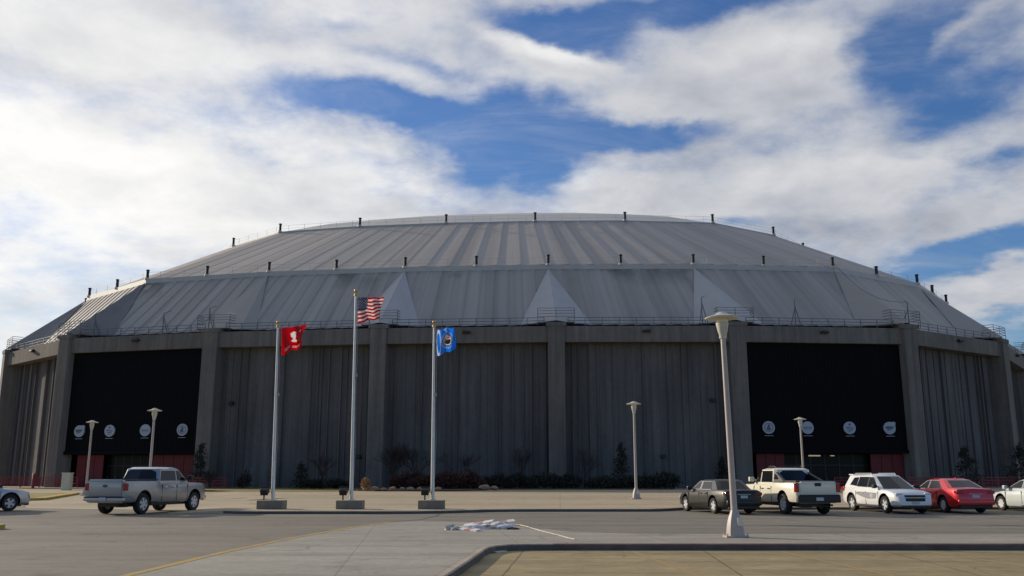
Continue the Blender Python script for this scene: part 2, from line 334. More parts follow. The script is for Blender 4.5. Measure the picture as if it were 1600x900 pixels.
struct(MB().add([(-3500, -500, -0.21), (3500, -500, -0.21), (3500, 5000, -0.21), (-3500, 5000, -0.21)], [(0, 1, 2, 3)]).build('ground', M['earth']))
# kerb line between the drive and the sunken parking lot (travel: from behind the camera forwards, then right)
edge = [(-2.6, -12.0), (-1.75, 5.0), (-1.30, 13.0), (-1.10, 15.5), (-0.83, 18.3), (-0.66, 20.2), (-0.60, 21.0), (-0.52, 21.5), (-0.36, 21.95), (-0.08, 22.25), (0.3, 22.38), (1.0, 22.42)] + [(4, 22.42), (14, 22.45), (40, 22.6), (120, 23.0)]
parking = [(p[0], p[1]) for p in edge] + [(120, -12.0)]
sheet('parking_lot', [(-3.0, -12.4)] + [(-3.0, 24)] + [(120, 24), (120, -12.4)], LOTZ, M['lot'])
kin = offset_path(edge, 0.17)          # inner side of the kerb stone
# upper paving body: everything left of / beyond the kerb
up = [(-600, -12.0)] + kin + [(600, 24.2), (600, 900), (-600, 900)]
mb = MB(); mb.prism(up, -0.30, 0.0); street = struct(mb.build('street', M['asphalt']))
def kerb(name, path, w, z0, z1, m, side=1, face=None):
    mb = MB(); a = path; b = offset_path(path, w*side)
    ch = 0.025
    for i in range(len(a)-1):
        A, B, Cc, Dd = a[i], a[i+1], b[i+1], b[i]
        a2 = offset_path(path, ch*side)
        mb.add([(*A, z0), (*B, z0), (*B, z1-ch), (*A, z1-ch)], [(0, 1, 2, 3)], 1 if face else 0)
        mb.add([(*A, z1-ch), (*B, z1-ch), (*a2[i+1], z1), (*a2[i], z1)], [(0, 1, 2, 3)])
        mb.add([(*a2[i], z1), (*a2[i+1], z1), (*Cc, z1), (*Dd, z1)], [(0, 1, 2, 3)])
        mb.add([(*Dd, z0), (*Cc, z0), (*Cc, z1), (*Dd, z1)], [(0, 3, 2, 1)])
    o = mb.build(name, [m, face] if face else m); return struct(o)
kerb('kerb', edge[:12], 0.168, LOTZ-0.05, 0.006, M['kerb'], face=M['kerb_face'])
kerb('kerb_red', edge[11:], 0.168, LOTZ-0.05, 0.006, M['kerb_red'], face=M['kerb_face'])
# lighter concrete drive that sweeps into the strip behind the kerb
line = [(-7.3, -12), (-6.75, 5), (-6.38, 14), (-6.15, 20), (-5.65, 25), (-4.95, 29.5), (-4.2, 32.4)]
drive = line + [(-3.2, 33.6), (-1.5, 32.6), (0.2, 29.6), (1.6, 27.0), (3.4, 26.0), (12, 25.9), (60, 26.3), (250, 27.5), (250, 24.0)] + kin[::-1][0:]
drive = [p for p in drive if p[0] <= 250]
sheet('driveway', line + [(-3.2, 33.4), (-1.5, 32.4), (0.3, 29.6), (1.7, 27.1), (3.6, 26.1), (12, 25.95), (60, 26.4), (119, 27.0)] + offset_path(kin, 0.01)[::-1], 0.004, M['drive'])
def worn(nt, tc, src): return src
ym = bpy.data.materials.new('yellow_road_paint'); ym.use_nodes = True
nt = ym.node_tree; p = nt.nodes['Principled BSDF']; tcn = nt.nodes.new('ShaderNodeTexCoord'); p.inputs['Roughness'].default_value = 0.8
rgb = nt.nodes.new('ShaderNodeRGB'); rgb.outputs[0].default_value = (0.46, 0.29, 0.05, 1)
wearf = nramp(nt, nnoise(nt, tcn, 0.9, (1, 1, 1), 7, 0.75), 0.48, 0.60, 0.0, 0.85)
nt.links.new(nmix(nt, wearf, rgb.outputs[0], (0.27, 0.24, 0.19)), p.inputs['Base Color'])
struct(ribbon('road_line', offset_path(line, -0.03), 0.19, 0.009, ym))
seam = bpy.data.materials.new('tar_seam'); seam.use_nodes = True; seam.node_tree.nodes['Principled BSDF'].inputs['Base Color'].default_value = (0.05, 0.045, 0.04, 1)
om = bpy.data.materials.new('faded_orange_paint'); om.use_nodes = True; nt = om.node_tree; p = nt.nodes['Principled BSDF']; tcn = nt.nodes.new('ShaderNodeTexCoord'); p.inputs['Roughness'].default_value = 0.85
rgb = nt.nodes.new('ShaderNodeRGB'); rgb.outputs[0].default_value = (0.42, 0.24, 0.07, 1)
nt.links.new(nmix(nt, nramp(nt, nnoise(nt, tcn, 1.6, (1, 1, 1), 7, 0.75), 0.40, 0.58, 0.25, 1.0), rgb.outputs[0], (0.35, 0.26, 0.125)), p.inputs['Base Color'])
for xa in (3.1, 6.6, 10.1): struct(ribbon('stall_line', [(xa-0.3, 22.0), (xa+0.55, 13.0)], 0.11, LOTZ+0.004, om))
struct(ribbon('road_seam', [(p[0]-0.13, p[1]) for p in line] + [(-3.4, 34.2), (-3.05, 37.0), (-3.0, 38.9)], 0.05, 0.0065, seam))
# raised plaza with its kerb
front = [(-14.6, 60), (-14.2, 50), (-13.4, 43.5)] + arc(-10.6, 41.6, 2.6, 180, 270, 6) + [(-6, 39.0), (-4.2, 39.15), (-2.6, 39.9), (-1.2, 41.0), (0.5, 41.4), (6.3, 41.5), (7.2, 42.3), (8.2, 43.6), (14, 43.8), (30, 44), (120, 45)]
plaza = [(-14.6, 60), (-22, 75), (-26, 92), (-34, 98), (-60, 104)] + [(-60, 118), (-20, 104), (40, 105), (70, 135), (120, 170), (120, 45)]
mb = MB(); pin = offset_path(front, 0.16)
mb.prism([(-15.2, 60), (-22, 74), (-27, 90), (-36, 96.5), (-58, 108), (-80, 124), (-80, 150), (80, 150), (130, 170), (130, 45.2)] + pin[::-1], -0.1, 0.12)
struct(mb.build('plaza', M['plaza']))
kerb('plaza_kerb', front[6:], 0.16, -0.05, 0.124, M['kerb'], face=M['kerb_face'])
rp_ = pin[:7][::-1] + [(-15.2, 60), (-22, 74), (-27, 90), (-36, 96.5)]; ro_ = offset_path(rp_, 2.2); ro_[0] = front[6]
mb = MB()
for i in range(len(rp_)-1): mb.add([(*rp_[i], 0.120), (*rp_[i+1], 0.120), (*ro_[i+1], 0.006), (*ro_[i], 0.006)], [(0, 1, 2, 3)])
o = struct(mb.build('plaza_ramp', M['plaza']))
if o.data.polygons[0].normal.z < 0: o.data.flip_normals()
# strip of winter lawn in front of the wall and the planting bed
sheet('lawn_strip', [(-46, 97.5), (-36.5, 97.0), (-27, 86.0), (-24, 83.0), (-15.0, 82.0), (-16.6, 103), (-46, 109)], 0.14, M['grass'], kind='structure')
sheet('plaza_apron', [(-14.0, 43.0), (-18, 43.6), (-24, 45.5), (-28.5, 54), (-30.2, 57.6), (-29.9, 59.5), (-36.2, 77), (-27, 90), (-22, 74.2), (-15.1, 60)], 0.008, M['plaza'])
mb = MB(); bedp = [(-16.5, 92), (-14.5, 86), (-10, 83.2), (-5.0, 84), (-3.2, 87), (-2.5, 93), (16, 93), (18, 101), (-17, 102)]
mb.prism(bedp, 0.05, 0.24); struct(mb.build('planting_bed', M['mulch']))
# island with yellow kerb at the left, walk behind it
isl = [(-24.5, 56.5), (-30.4, 57.4), (-45, 62), (-60, 66), (-60, 84), (-40, 82), (-33.5, 74), (-27, 62)]
isl = [(-60, 56.0), (-31.5, 57.5), (-30.2, 59.5), (-36, 76.5), (-37.5, 77.5), (-60, 70)]
mb = MB(); mb.prism(isl, -0.05, 0.15); struct(mb.build('yellow_kerb_island', M['kerb_yellow']))
sheet('island_lawn', [(-60, 57), (-32, 58.2), (-31.2, 60), (-36.5, 75.6), (-60, 69)], 0.156, M['grass'])
sheet('left_walk', [(-90, 78), (-40, 82), (-27, 84), (-36, 96.4), (-58, 107.9), (-90, 118)], 0.012, M['plaza'])
mb = MB(); mb.prism([(-22, 27.2), (-16.2, 27.7), (-15.7, 28.0), (-15.6, 28.5), (-16, 28.9), (-22, 28.6)], -0.05, 0.14)
struct(mb.build('kerb_yellow', M['kerb_yellow']))
# ------------------------------------------------------------------ the domed stadium
CX, CY, ROT = -0.10, 166.6, -0.0778
H1, H2, H3 = 18.36, 26.8, 37.8
SX2, SY2, SX3, SY3 = 0.886, 0.869, 0.643, 0.607
PL = {1: (10.23, -65.38), 2: (30.65, -64.05), 3: (50.79, -60.46), 4: (66.90, -47.83), 5: (77.77, -30.50), 6: (80.57, -10.23)}
ring = [(-PL[k][0], PL[k][1]) for k in (6, 5, 4, 3, 2, 1)] + [PL[k] for k in (1, 2, 3, 4, 5, 6)]
ring += [(x, -y) for x, y in ring[::-1]]          # 24 corners; bays 0..10 face the parking lot, bay 5 is the middle one
NB = 24
stadium = empty('stadium', (CX, CY, 0), ROT, label='huge grey domed stadium with ribbed concrete walls, columns and stepped metal roof', cat='stadium')
def V2(i, sx=1, sy=1, z=0.0): x, y = ring[i % NB]; return Vector((x*sx, y*sy, z))
def lerp(a, b, t): return a + (b-a)*t
rng = random.Random(3)
def bay_frame(i):
    """origin at left corner of a bay, x to the right along the wall, y pointing inwards"""
    a = V2(i); b = V2(i+1); ex = (b-a).normalized(); ey = Vector((-ex.y, ex.x, 0)); L = (b-a).length
    return Matrix(((ex.x, ey.x, 0, a.x), (ex.y, ey.y, 0, a.y), (0, 0, 1, 0), (0, 0, 0, 1))), L
BLACK = (3, 7)
def corner_dir(i):
    a = (V2(i)-V2(i-1)).normalized(); b = (V2(i+1)-V2(i)).normalized(); t = (a+b).normalized(); return t, Vector((-t.y, t.x, 0))
for i in range(NB):
    Mx, L = bay_frame(i)
    # column at corner i
    t, n = corner_dir(i); c = V2(i)
    Mc = Matrix(((t.x, n.x, 0, c.x), (t.y, n.y, 0, c.y), (0, 0, 1, 0), (0, 0, 0, 1)))
    mb = MB(); mb.box(-0.95, 0.95, -0.25, 1.75, 0.1, H1, 0, Mc, bev=0.06); mb.box(-1.15, 1.15, -0.32, 1.2, H1-0.25, H1+0.22, 0, Mc)
    mb.build('column', M['concrete_col'], stadium)
    # cornice beam
    mb = MB(); mb.box(0.9, L-0.9, 0.0, 1.5, H1-2.05, H1-0.2, 0, Mx, bev=0.05); mb.box(0.95, L-0.95, 1.5, 3.0, H1-0.6, H1-0.3, 0, Mx)
    mb.build('cornice_beam', M['concrete_col'], stadium)
    # wall between columns
    if i in BLACK:
        mb = MB(); x = 0.6
        while x < L-0.7:
            mb.box(x, x+0.30, 0.475, 0.95, 4.1, H1-2.0, 0, Mx); mb.box(x+0.30, x+0.42, 0.50, 0.95, 4.1, H1-2.0, 0, Mx); x += 0.42
        mb.box(0.5, L-0.5, 0.30, 0.60, 3.95, 4.35, 0, Mx)
        mb.build('black_siding', M['black_panel'], stadium)
        mb = MB(); mb.box(0.6, L-0.6, 3.4, 3.6, 0.1, 4.05, 0, Mx); mb.box(0.5, L-0.5, 0.6, 3.5, 4.0, 4.1, 0, Mx)
        mb.build('entrance_recess', M['black_panel'], stadium)
        rs = [(0.12, 0.305), (0.64, 0.91)] if i == 3 else [(0.09, 0.25), (0.74, 0.93)]
        for (u0, u1) in rs:
            mb = MB(); w = (u1-u0)*L; k = max(2, int(round(w/1.25)))
            for j in range(k):
                xa = u0*L + w*j/k; mb.box(xa+0.03, xa+w/k-0.03, 1.1, 1.25, 0.12, 3.9, 0, Mx)
            mb.build('red_panel', M['red_panel'], stadium)
        d0, d1 = rs[0][1], rs[1][0]; k = 6; w = (d1-d0)*L
        for j in range(k):
            xa = d0*L + w*j/k
            dm = MB(); dm.box(xa+0.06, xa+w/k-0.06, 1.9, 1.96, 0.15, 2.6, 0, Mx); dm.box(xa+0.06, xa+w/k-0.06, 1.9, 1.96, 2.7, 3.9, 0, Mx)
            d = dm.build('glass_door', M['dark_glass'], stadium)
            fm = MB(); fm.box(xa, xa+0.06, 1.86, 2.0, 0.12, 3.95, 0, Mx); fm.box(xa+w/k-0.06, xa+w/k, 1.86, 2.0, 0.12, 3.95, 0, Mx); fm.box(xa+0.06, xa+w/k-0.06, 1.87, 1.99, 2.6, 2.7, 0, Mx)
            fm.box(xa+0.1, xa+0.14, 1.80, 1.86, 1.0, 1.4, 1, Mx)
            fm.build('door_frame', [M['black_metal'], M['rail']], d)
    else:
        # board-marked concrete with irregular flutes
        mb = MB(); x = 0.7; depth = 1.45
        front = 1 <= i <= 10
        if front:
            prof = []
            while x < L-0.7:
                kind = rng.random()
                if kind < 0.40: w = rng.uniform(0.10, 0.16); d = depth - rng.uniform(0.18, 0.30)
                elif kind < 0.75: w = rng.uniform(0.35, 0.8); d = depth - rng.uniform(0.0, 0.10)
                else: w = rng.uniform(0.6, 1.1); d = depth + rng.uniform(0.02, 0.12)
                w = min(w, L-0.7-x+0.01); prof.append((x, x+w, d)); x += w
            for (a, b, d) in prof: mb.box(a, b, d, depth+0.5, 0.1, H1-0.5, 0, Mx)
        else: mb.box(0.7, L-0.7, depth, depth+0.5, 0.1, H1-0.5, 0, Mx)
        mb.build('wall_panel', M['concrete_wall'], stadium)
        if front and i in (4, 5, 6):
            for (u, z) in {4: [(0.12, 9.8), (0.89, 3.6)], 5: [], 6: [(0.86, 9.8), (0.58, 3.6)]}[i]:
                vb = MB(); vb.box(u*L-0.22, u*L+0.22, 1.02, 1.6, z-0.2, z+0.22, 0, Mx, bev=0.04); vb.build('wall_lamp', M['vent'], stadium)
    # floodlight under the parapet
    if 1 <= i <= 10:
        u = 0.5; fb = MB(); fb.box(u*L-0.45, u*L+0.45, -0.45, 0.0, H1-0.98, H1-0.72, 0, Mx, bev=0.05); fb.bar(Mx @ Vector((u*L, 0.0, H1-0.6)), Mx @ Vector((u*L, -0.3, H1-0.8)), 0.08)
        fb.build('parapet_floodlight', M['vent'], stadium)
    # parapet railing
    rb = MB(); k = 9
    for j in range(k+1):
        xa = 1.4 + (L-2.8)*j/k; rb.box(xa-0.035, xa+0.035, 0.75, 0.82, H1-0.2, H1+0.92, 0, Mx)
    for z in (0.2, 0.55, 0.9): rb.box(1.4, L-1.4, 0.76, 0.81, H1+z-0.03, H1+z+0.03, 0, Mx)
    rb.build('parapet_railing', M['rail'], stadium)
    cb = MB()
    for sx in (-2.1, 0, 2.1):
        cb.box(sx-0.03, sx+0.03, 0.27, 0.32, H1, H1+1.95, 0, Mc); 
    for z in (0.95, 1.3, 1.62, 1.93):
        cb.box(-2.1, 2.1, 0.26, 0.32, H1+z-0.022, H1+z+0.022, 0, Mc); cb.box(-2.13, -2.07, 0.3, 1.6, H1+z-0.03, H1+z+0.03, 0, Mc); cb.box(2.07, 2.13, 0.3, 1.6, H1+z-0.03, H1+z+0.03, 0, Mc)
    cb.box(-2.1, 2.1, 0.2, 1.6, H1+0.225, H1+0.30, 0, Mc)
    cb.build('guard_cage', M['rail'], stadium)

M['roof_cap'] = mat('cap_metal', (0.56, 0.52, 0.45), 0.5, noise=0.4, var=0.08)
# roof: eaves ring, steep lower band, ridge gussets, pleated upper band, low cap
EZ = H1 + 0.35
def EV(i): t, n = corner_dir(i); return V2(i) + n*2.7 + Vector((0, 0, EZ))
def MV(i): return V2(i, SX2, SY2, H2)
def TV(i): return V2(i, SX3, SY3, H3)
def band(name, A0, A1, B0, B1, k, depth, m, dirn=1, wide=0.86):
    """sawtooth sheeting between lower edge A0-A1 and upper edge B0-B1"""
    nrm = (A1-A0).cross(B0-A0).normalized()
    if nrm.z < 0: nrm = -nrm
    mb = MB(); pts = []
    for j in range(k):
        for (u, h) in ((0.0, 0.0), (wide, depth)):
            pts.append(((j+u)/k, h))
    pts.append((1.0, 0.0))
    if dirn < 0: pts = [(1-u, h) for u, h in pts][::-1]
    vs = []
    for (u, h) in pts: vs += [lerp(A0, A1, u) + nrm*h, lerp(B0, B1, u) + nrm*h*0.9]
    mb.add([tuple(v) for v in vs], [(2*q, 2*q+2, 2*q+3, 2*q+1) for q in range(len(pts)-1)])
    o = mb.build(name, m, stadium); me = o.data; uv = me.uv_layers.new(name='sheeting')
    ex = (A1-A0).normalized(); L0 = (A1-A0).length; L1 = (B1-B0).length; o1 = (B0-A0).dot(ex); sv = nrm.cross(ex)
    if sv.z < 0: sv = -sv
    H = (B0-A0).dot(sv); sh = A0.x*3.1 + A0.y*1.7
    for l in me.loops:
        c = me.vertices[l.vertex_index].co - A0; t = c.dot(sv)/H; u = (c.dot(ex) - o1*t)/(L0+(L1-L0)*t)*L0
        uv.data[l.index].uv = (u + sh, t*H)
    return o
for i in range(NB):
    a0, a1, b0, b1, c0, c1 = EV(i), EV(i+1), MV(i), MV(i+1), TV(i), TV(i+1)
    band('lower_roof', a0, a1, b0, b1, 11, 0.11, M['roof'], 1, 0.9)
    up = Vector((0, 0, 0.5))
    band('upper_roof', b0+up, b1+up, c0, c1, 6, 0.11 if i >= 5 else 0.035, M['roof'], 1)
    # ledge flashing on the fold
    fb = MB(); ex = (b1-b0).normalized(); ny = Vector((-ex.y, ex.x, 0)); Mf = Matrix(((ex.x, ny.x, 0, b0.x), (ex.y, ny.y, 0, b0.y), (0, 0, 1, b0.z), (0, 0, 0, 1))); Lm = (b1-b0).length
    fb.box(-0.05, Lm+0.05, -0.18, 0.7, -0.10, 0.52, 0, Mf); fb.build('ledge_flashing', M['roof_trim'], stadium)
    ex = (c1-c0).normalized(); ny = Vector((-ex.y, ex.x, 0)); Mt = Matrix(((ex.x, ny.x, 0, c0.x), (ex.y, ny.y, 0, c0.y), (0, 0, 1, c0.z), (0, 0, 0, 1))); Lt = (c1-c0).length
    fb = MB(); fb.box(-0.05, Lt+0.05, -0.10, 0.5, -0.15, 0.18, 0, Mt); fb.build('ledge_flashing', M['roof_trim'], stadium)
    # cable rails on both folds
    for Mq, LL, z0 in ((Mf, Lm, 0.5), (Mt, Lt, 0.15)):
        rb = MB()
        for j in range(5): xa = LL*(j+0.5)/5; rb.box(xa-0.016, xa+0.016, 0.205, 0.24, z0, z0+1.05, 0, Mq)
        for z in (0.55, 1.0): rb.box(0, LL, 0.215, 0.235, z0+z-0.01, z0+z+0.01, 0, Mq)
        rb.build('cable_rail', M['roof_trim'], stadium)
    # black vent posts: corners and middles of the middle fold, corners of the top fold
    def post(P):
        pb = MB(); T = Matrix.Translation(P)
        pb.lathe([(0.34, -0.1), (0.34, 0.12), (0.20, 0.2)], 12, 1, T); pb.lathe([(0.19, 0.2), (0.19, 1.15), (0.25, 1.17), (0.25, 1.30), (0.05, 1.36)], 12, 0, T)
        pb.build('vent_post', [M['vent'], M['roof_trim']], stadium, 40)
    post(MV(i) + Vector((0, 0, 0.5))); post(lerp(b0, b1, 0.5) + Vector((0, 0, 0.5))); post(TV(i) + Vector((0, 0, 0.15)))
    # gusset: pyramid shaped ridge from the fold corner to the column head
    t, n = corner_dir(i); ap = b0 + Vector((0, 0, 0.02)) - n*0.25
    foot = V2(i) + n*(2.2 if i == 4 else -0.05) + Vector((0, 0, EZ+0.1))
    e0 = (EV(i-1)-EV(i)).normalized(); e1 = (EV(i+1)-EV(i)).normalized()
    def lift(p, d): return p - n*d + Vector((0, 0, 0.02))
    lf = lift(EV(i)+e0*4.2, 0.05); rt = lift(EV(i)+e1*4.2, 0.05); rm = EV(i)+e1*2.6 - n*0.9
    gb = MB(); gb.add([ap, lf, foot, rm, rt], [(0, 1, 2), (0, 2, 3), (0, 3, 4)]); gb.build('roof_gusset', M['roof_gusset'] if i in (5, 6, 7) else M['gusset_shaded'] if i in (2, 3) else M['roof'], stadium)
# cap: several shallow rings to a flat crown
mb = MB(); prof = [(1.0, H3+0.1), (0.82, H3+3.2), (0.62, H3+5.9), (0.42, H3+7.9), (0.2, H3+9.2)]; vs = []; fs = []
for (s_, z) in prof:
    for i in range(NB): vs.append(tuple(V2(i, SX3*s_, SY3*s_, z)))
for q in range(len(prof)-1):
    for i in range(NB): fs.append((q*NB+i, q*NB+(i+1) % NB, (q+1)*NB+(i+1) % NB, (q+1)*NB+i))
fs.append(tuple(range((len(prof)-1)*NB, len(prof)*NB)))
mb.add(vs, fs); mb.build('roof_cap', M['roof_cap'], stadium)
# davits with slack cables on the parapet
def davit(i, u, h=3.0, cable=None):
    Mx, L = bay_frame(i); db = MB()
    T = lambda x, y, z: Mx @ Vector((x, y, z))
    x = u*L
    db.bar(T(x, 0.9, H1-0.2), T(x, 0.9, H1+h), 0.09); db.bar(T(x+0.9, 1.4, H1-0.2), T(x, 0.9, H1+h*0.82), 0.07); db.bar(T(x-0.1, 2.2, H1), T(x, 0.9, H1+h*0.7), 0.06)
    db.bar(T(x, 0.9, H1+h), T(x+0.5, 1.6, H1+h+0.35), 0.06)
    if cable:
        b = T(x, 0.9, H1+h); pts = [lerp(b, cable, q/8) - Vector((0, 0, 1.6*math.sin(PI*q/8))) for q in range(9)]; db.tube(pts, 0.03, 4)
    db.build('davit', M['rail'], stadium)
davit(3, 0.16, 2.9); davit(3, 0.64, 2.6); davit(3, 0.95, 2.9); davit(7, 0.36, 3.0); davit(8, 0.08, 3.2, MV(8)+Vector((0, 0, 1.2))); davit(6, 0.82, 3.2)
# signs on the black siding
def sign(i, u, style, label):
    Mx, L = bay_frame(i); Mw = stadium.matrix_basis if False else Matrix.Translation((CX, CY, 0)) @ Matrix.Rotation(ROT, 4, 'Z')
    F = Mw @ Mx @ Matrix.Translation((u*L, 0.26, 6.75)) @ Matrix.Rotation(R(90), 4, 'X')      # local x right, y up, z towards the viewer
    r = empty('wall_sign', F.translation, label=label, cat='sign', group='round white signs on the black siding'); r.matrix_basis = F
    D = MB(); r0 = 0.70; pts = [(r0*math.cos(2*PI*k/40), r0*math.sin(2*PI*k/40)) for k in range(40)]
    if style == 'swoosh': pts = [(p if not (0.05 < k/40 < 0.2) else (p[0]*0.5+0.82*0.5, p[1]*0.5+0.80*0.5)) for k, p in enumerate(pts)]
    D.prism(pts, -0.14, 0.04); D.box(-0.5, 0.5, -0.93, -0.88, -0.1, 0.03)
    D.build('disc', M['white_sign'], r)
    E = MB()
    def b(x0, x1, y0, y1): E.box(x0, x1, y0, y1, 0.04, 0.055)
    if style == 'swoosh':
        b(-0.42, 0.36, -0.08, 0.20); E.prism([(-0.35, -0.26), (0.2, -0.2), (0.3, -0.13), (-0.3, -0.13)], 0.04, 0.055); b(-0.55, -0.46, 0.0, 0.12); b(0.40, 0.5, 0.04, 0.16)
    elif style == 'dots':
        E.prism([(0.13*math.cos(q), 0.13*math.sin(q)+0.38) for q in [2*PI*k/14 for k in range(14)]], 0.04, 0.055)
        b(-0.42, 0.02, -0.02, 0.10); b(0.08, 0.40, -0.08, 0.03); b(-0.30, 0.32, -0.26, -0.18); b(-0.2, 0.1, -0.42, -0.36)
    elif style == 'word':
        for k, w in enumerate((0.10, 0.07, 0.10, 0.05, 0.09, 0.10)):
            x = -0.48 + k*0.165; b(x, x+w, -0.09, 0.09); 
        b(-0.4, 0.4, -0.2, -0.17)
    else:
        for k in range(28):
            a0, a1 = 2*PI*k/28, 2*PI*(k+1)/28
            E.prism([(0.5*math.cos(a0), 0.5*math.sin(a0)), (0.5*math.cos(a1), 0.5*math.sin(a1)), (0.44*math.cos(a1), 0.44*math.sin(a1)), (0.44*math.cos(a0), 0.44*math.sin(a0))], 0.04, 0.055)
        E.prism([(-0.05, 0.40), (0.18, 0.26), (0.13, 0.02), (0.25, -0.22), (0.08, -0.34), (-0.2, -0.3), (-0.25, -0.05), (-0.14, 0.12)], 0.04, 0.055)
    E.build('emblem', M['sign_mark'], r)
    return r
sign(3, 0.15, 'swoosh', 'round white sign with pointed corner, leftmost on the left black entrance wall')
sign(3, 0.36, 'dots', 'round white sign with dot emblem, second from left on the left black entrance wall')
sign(3, 0.60, 'word', 'round white sign with thin lettering, behind the taller lamp post at the left entrance')
sign(3, 0.845, 'ring', 'round white sign with ring emblem, rightmost on the left black entrance wall')
sign(7, 0.155, 'ring', 'round white sign with ring emblem, leftmost on the right black entrance wall')
sign(7, 0.375, 'word', 'round white sign with thin lettering, beside the lamp post at the right entrance')
sign(7, 0.615, 'dots', 'round white sign with dot emblem, third from left on the right black entrance wall')
sign(7, 0.845, 'swoosh', 'round white sign with pointed corner, rightmost on the right black entrance wall')
# the small lit ceiling lamps inside the right entrance
em = bpy.data.materials.new('lit_lamp'); em.use_nodes = True; pe = em.node_tree.nodes['Principled BSDF']; pe.inputs['Emission Color'].default_value = (1.0, 0.8, 0.4, 1); pe.inputs['Emission Strength'].default_value = 0.22
Mx, L = bay_frame(7); mb = MB(); mb.box(0.395*L, 0.46*L, 1.3, 1.5, 3.62, 3.76, 0, Mx); mb.build('entrance_lamp', em, stadium); mb = MB(); mb.box(0.52*L, 0.54*L, 1.3, 1.5, 3.64, 3.74, 0, Mx); mb.build('entrance_lamp', em, stadium)
#PART3
# ------------------------------------------------------------------ street lamps
def lamp(x, y, label, h=6.0, dishr=0.46, tilt=(0, 0), z0=0.0, rz=0.0):
    r = empty('street_lamp', (x, y, z0), rz, label=label, cat='street lamp', group='mushroom-headed parking lot lamps')
    r.rotation_euler = (tilt[0], tilt[1], rz)
    b = MB(); b.box(-0.30, 0.30, -0.24, 0.24, 0, 0.05, 0, bev=0.015); [b.lathe([(0.02, 0.05), (0.02, 0.10), (0.0, 0.11)], 6, 0, Matrix.Translation((sx_*0.265, sy_*0.205, 0))) for sx_ in (-1, 1) for sy_ in (-1, 1)]; b.lathe([(0.25, 0.05), (0.245, 0.16), (0.215, 0.34), (0.185, 0.46), (0.15, 0.56), (0.115, 0.64), (0.095, 0.70)], 8)
    b.build('base', M['steel_white'], r, 30)
    hb = MB(); hb.box(0.02, 0.14, -0.245, -0.20, 0.30, 0.52, 0, bev=0.01); hb.build('hand_hole_cover', M['pole_alu'], r)
    p = MB(); p.lathe([(0.088, 0.69), (0.070, h-0.62)], 16); p.build('pole', M['steel_white'], r, 40)
    c = MB(); c.lathe([(0.070, h-0.66), (0.10, h-0.64), (0.105, h-0.52), (0.13, h-0.46), (0.17, h-0.26), (0.175, h-0.20), (0.06, h-0.195)], 20); hd = c.build('funnel', M['lamp_head'], r, 40)
    l = MB(); l.lathe([(0.15, h-0.20), (0.17, h-0.10), (0.15, h-0.065)], 20); l.build('lens', M['lamp_lens'], hd, 50)
    d = MB(); d.lathe([(0.10, h-0.10), (dishr, h-0.085), (dishr+0.015, h-0.055), (dishr-0.06, h-0.03), (0.20, h+0.03), (0.15, h+0.07), (0.08, h+0.10), (0.0, h+0.105)], 28)
    d.build('dish_cap', M['lamp_head'], r, 40)
    return r
lamp(5.97, 24.75, 'tall white mushroom-headed lamp post on the light strip by the red kerb', tilt=(0, R(-0.9)))
lamp(7.80, 57.7, 'slim mushroom-headed lamp post standing alone on the plaza, left of the black sedan', h=6.0, z0=0.12)
lamp(22.3, 70, 'slim lamp post rising behind the cream pickup at the right entrance', h=5.75, z0=0.12)
lamp(-23.75, 60, 'taller lamp post rising behind the cab of the silver pickup', h=5.85, z0=0.0)
lamp(-33.4, 72, 'shorter lamp post rising behind the tailgate of the silver pickup', h=5.75, z0=0.0)

# ------------------------------------------------------------------ flagpoles and flags
def flagpole(x, h, label, tx):
    r = empty('flagpole', (x, 41.5, 0.12), label=label, cat='flagpole', group='three flagpoles on concrete blocks')
    b = MB(); b.box(-0.62, 0.54, -0.42, 0.45, 0, 0.38, 0, bev=0.03); b.build('concrete_block', M['base_conc'], r)
    p = MB(); p.lathe([(0.15, 0.40), (0.15, 0.44), (0.088, 0.46), (0.085, 1.5), (0.045, h-0.15)], 16); po = p.build('pole', M['pole_alu'], r, 40)
    po.rotation_euler = (0, tx, 0)
    q = MB(); q.lathe([(0.05, h-0.16), (0.085, h-0.14), (0.085, h-0.05), (0.04, h-0.03), (0.04, h+0.02), (0.085, h+0.08), (0.075, h+0.14), (0.0, h+0.17)], 14); q.build('finial', M['gold'], po, 50)
    c = MB(); c.tube([(0.09, -0.02, 1.3), (0.14, -0.03, 3.0), (0.10, -0.02, h*0.6), (0.13, -0.02, h*0.66), (0.075, 0, h-0.2)], 0.010, 5); c.box(0.08, 0.15, -0.05, 0.03, h*0.60, h*0.60+0.14); c.build('halyard', M['steel_white'], po)
    return r
flagpole(-10.78, 8.42, 'left flagpole on a concrete block, flying the red flag', R(-1.3))
flagpole(-7.24, 9.92, 'middle and tallest flagpole on a concrete block, flying the striped flag', R(-0.8))
flagpole(-3.58, 8.42, 'right flagpole on a concrete block, flying the light blue flag', R(-0.5))
def flood(x, label):
    r = empty('floodlight', (x, 41.35, 0.52), label=label, cat='floodlight', group='small black floodlights on the flagpole blocks')
    a = MB(); a.tube([(0, 0, 0), (0, 0, 0.22)], 0.035, 8); a.box(-0.1, 0.1, -0.03, 0.03, 0.20, 0.25); a.build('stem', M['black_metal'], r)
    b = MB(); T = Matrix.Translation((0, 0, 0.36)) @ Matrix.Rotation(R(35), 4, 'X'); b.box(-0.17, 0.17, -0.10, 0.12, -0.14, 0.14, 0, T, bev=0.03); b.box(-0.19, 0.19, 0.12, 0.15, -0.16, 0.16, 0, T, bev=0.01)
    b.build('housing', M['black_metal'], r)
flood(-11.15, 'small black floodlight on the block of the red flag'); flood(-7.60, 'small black floodlight on the block of the striped flag'); flood(-3.92, 'small black floodlight on the block of the light blue flag')

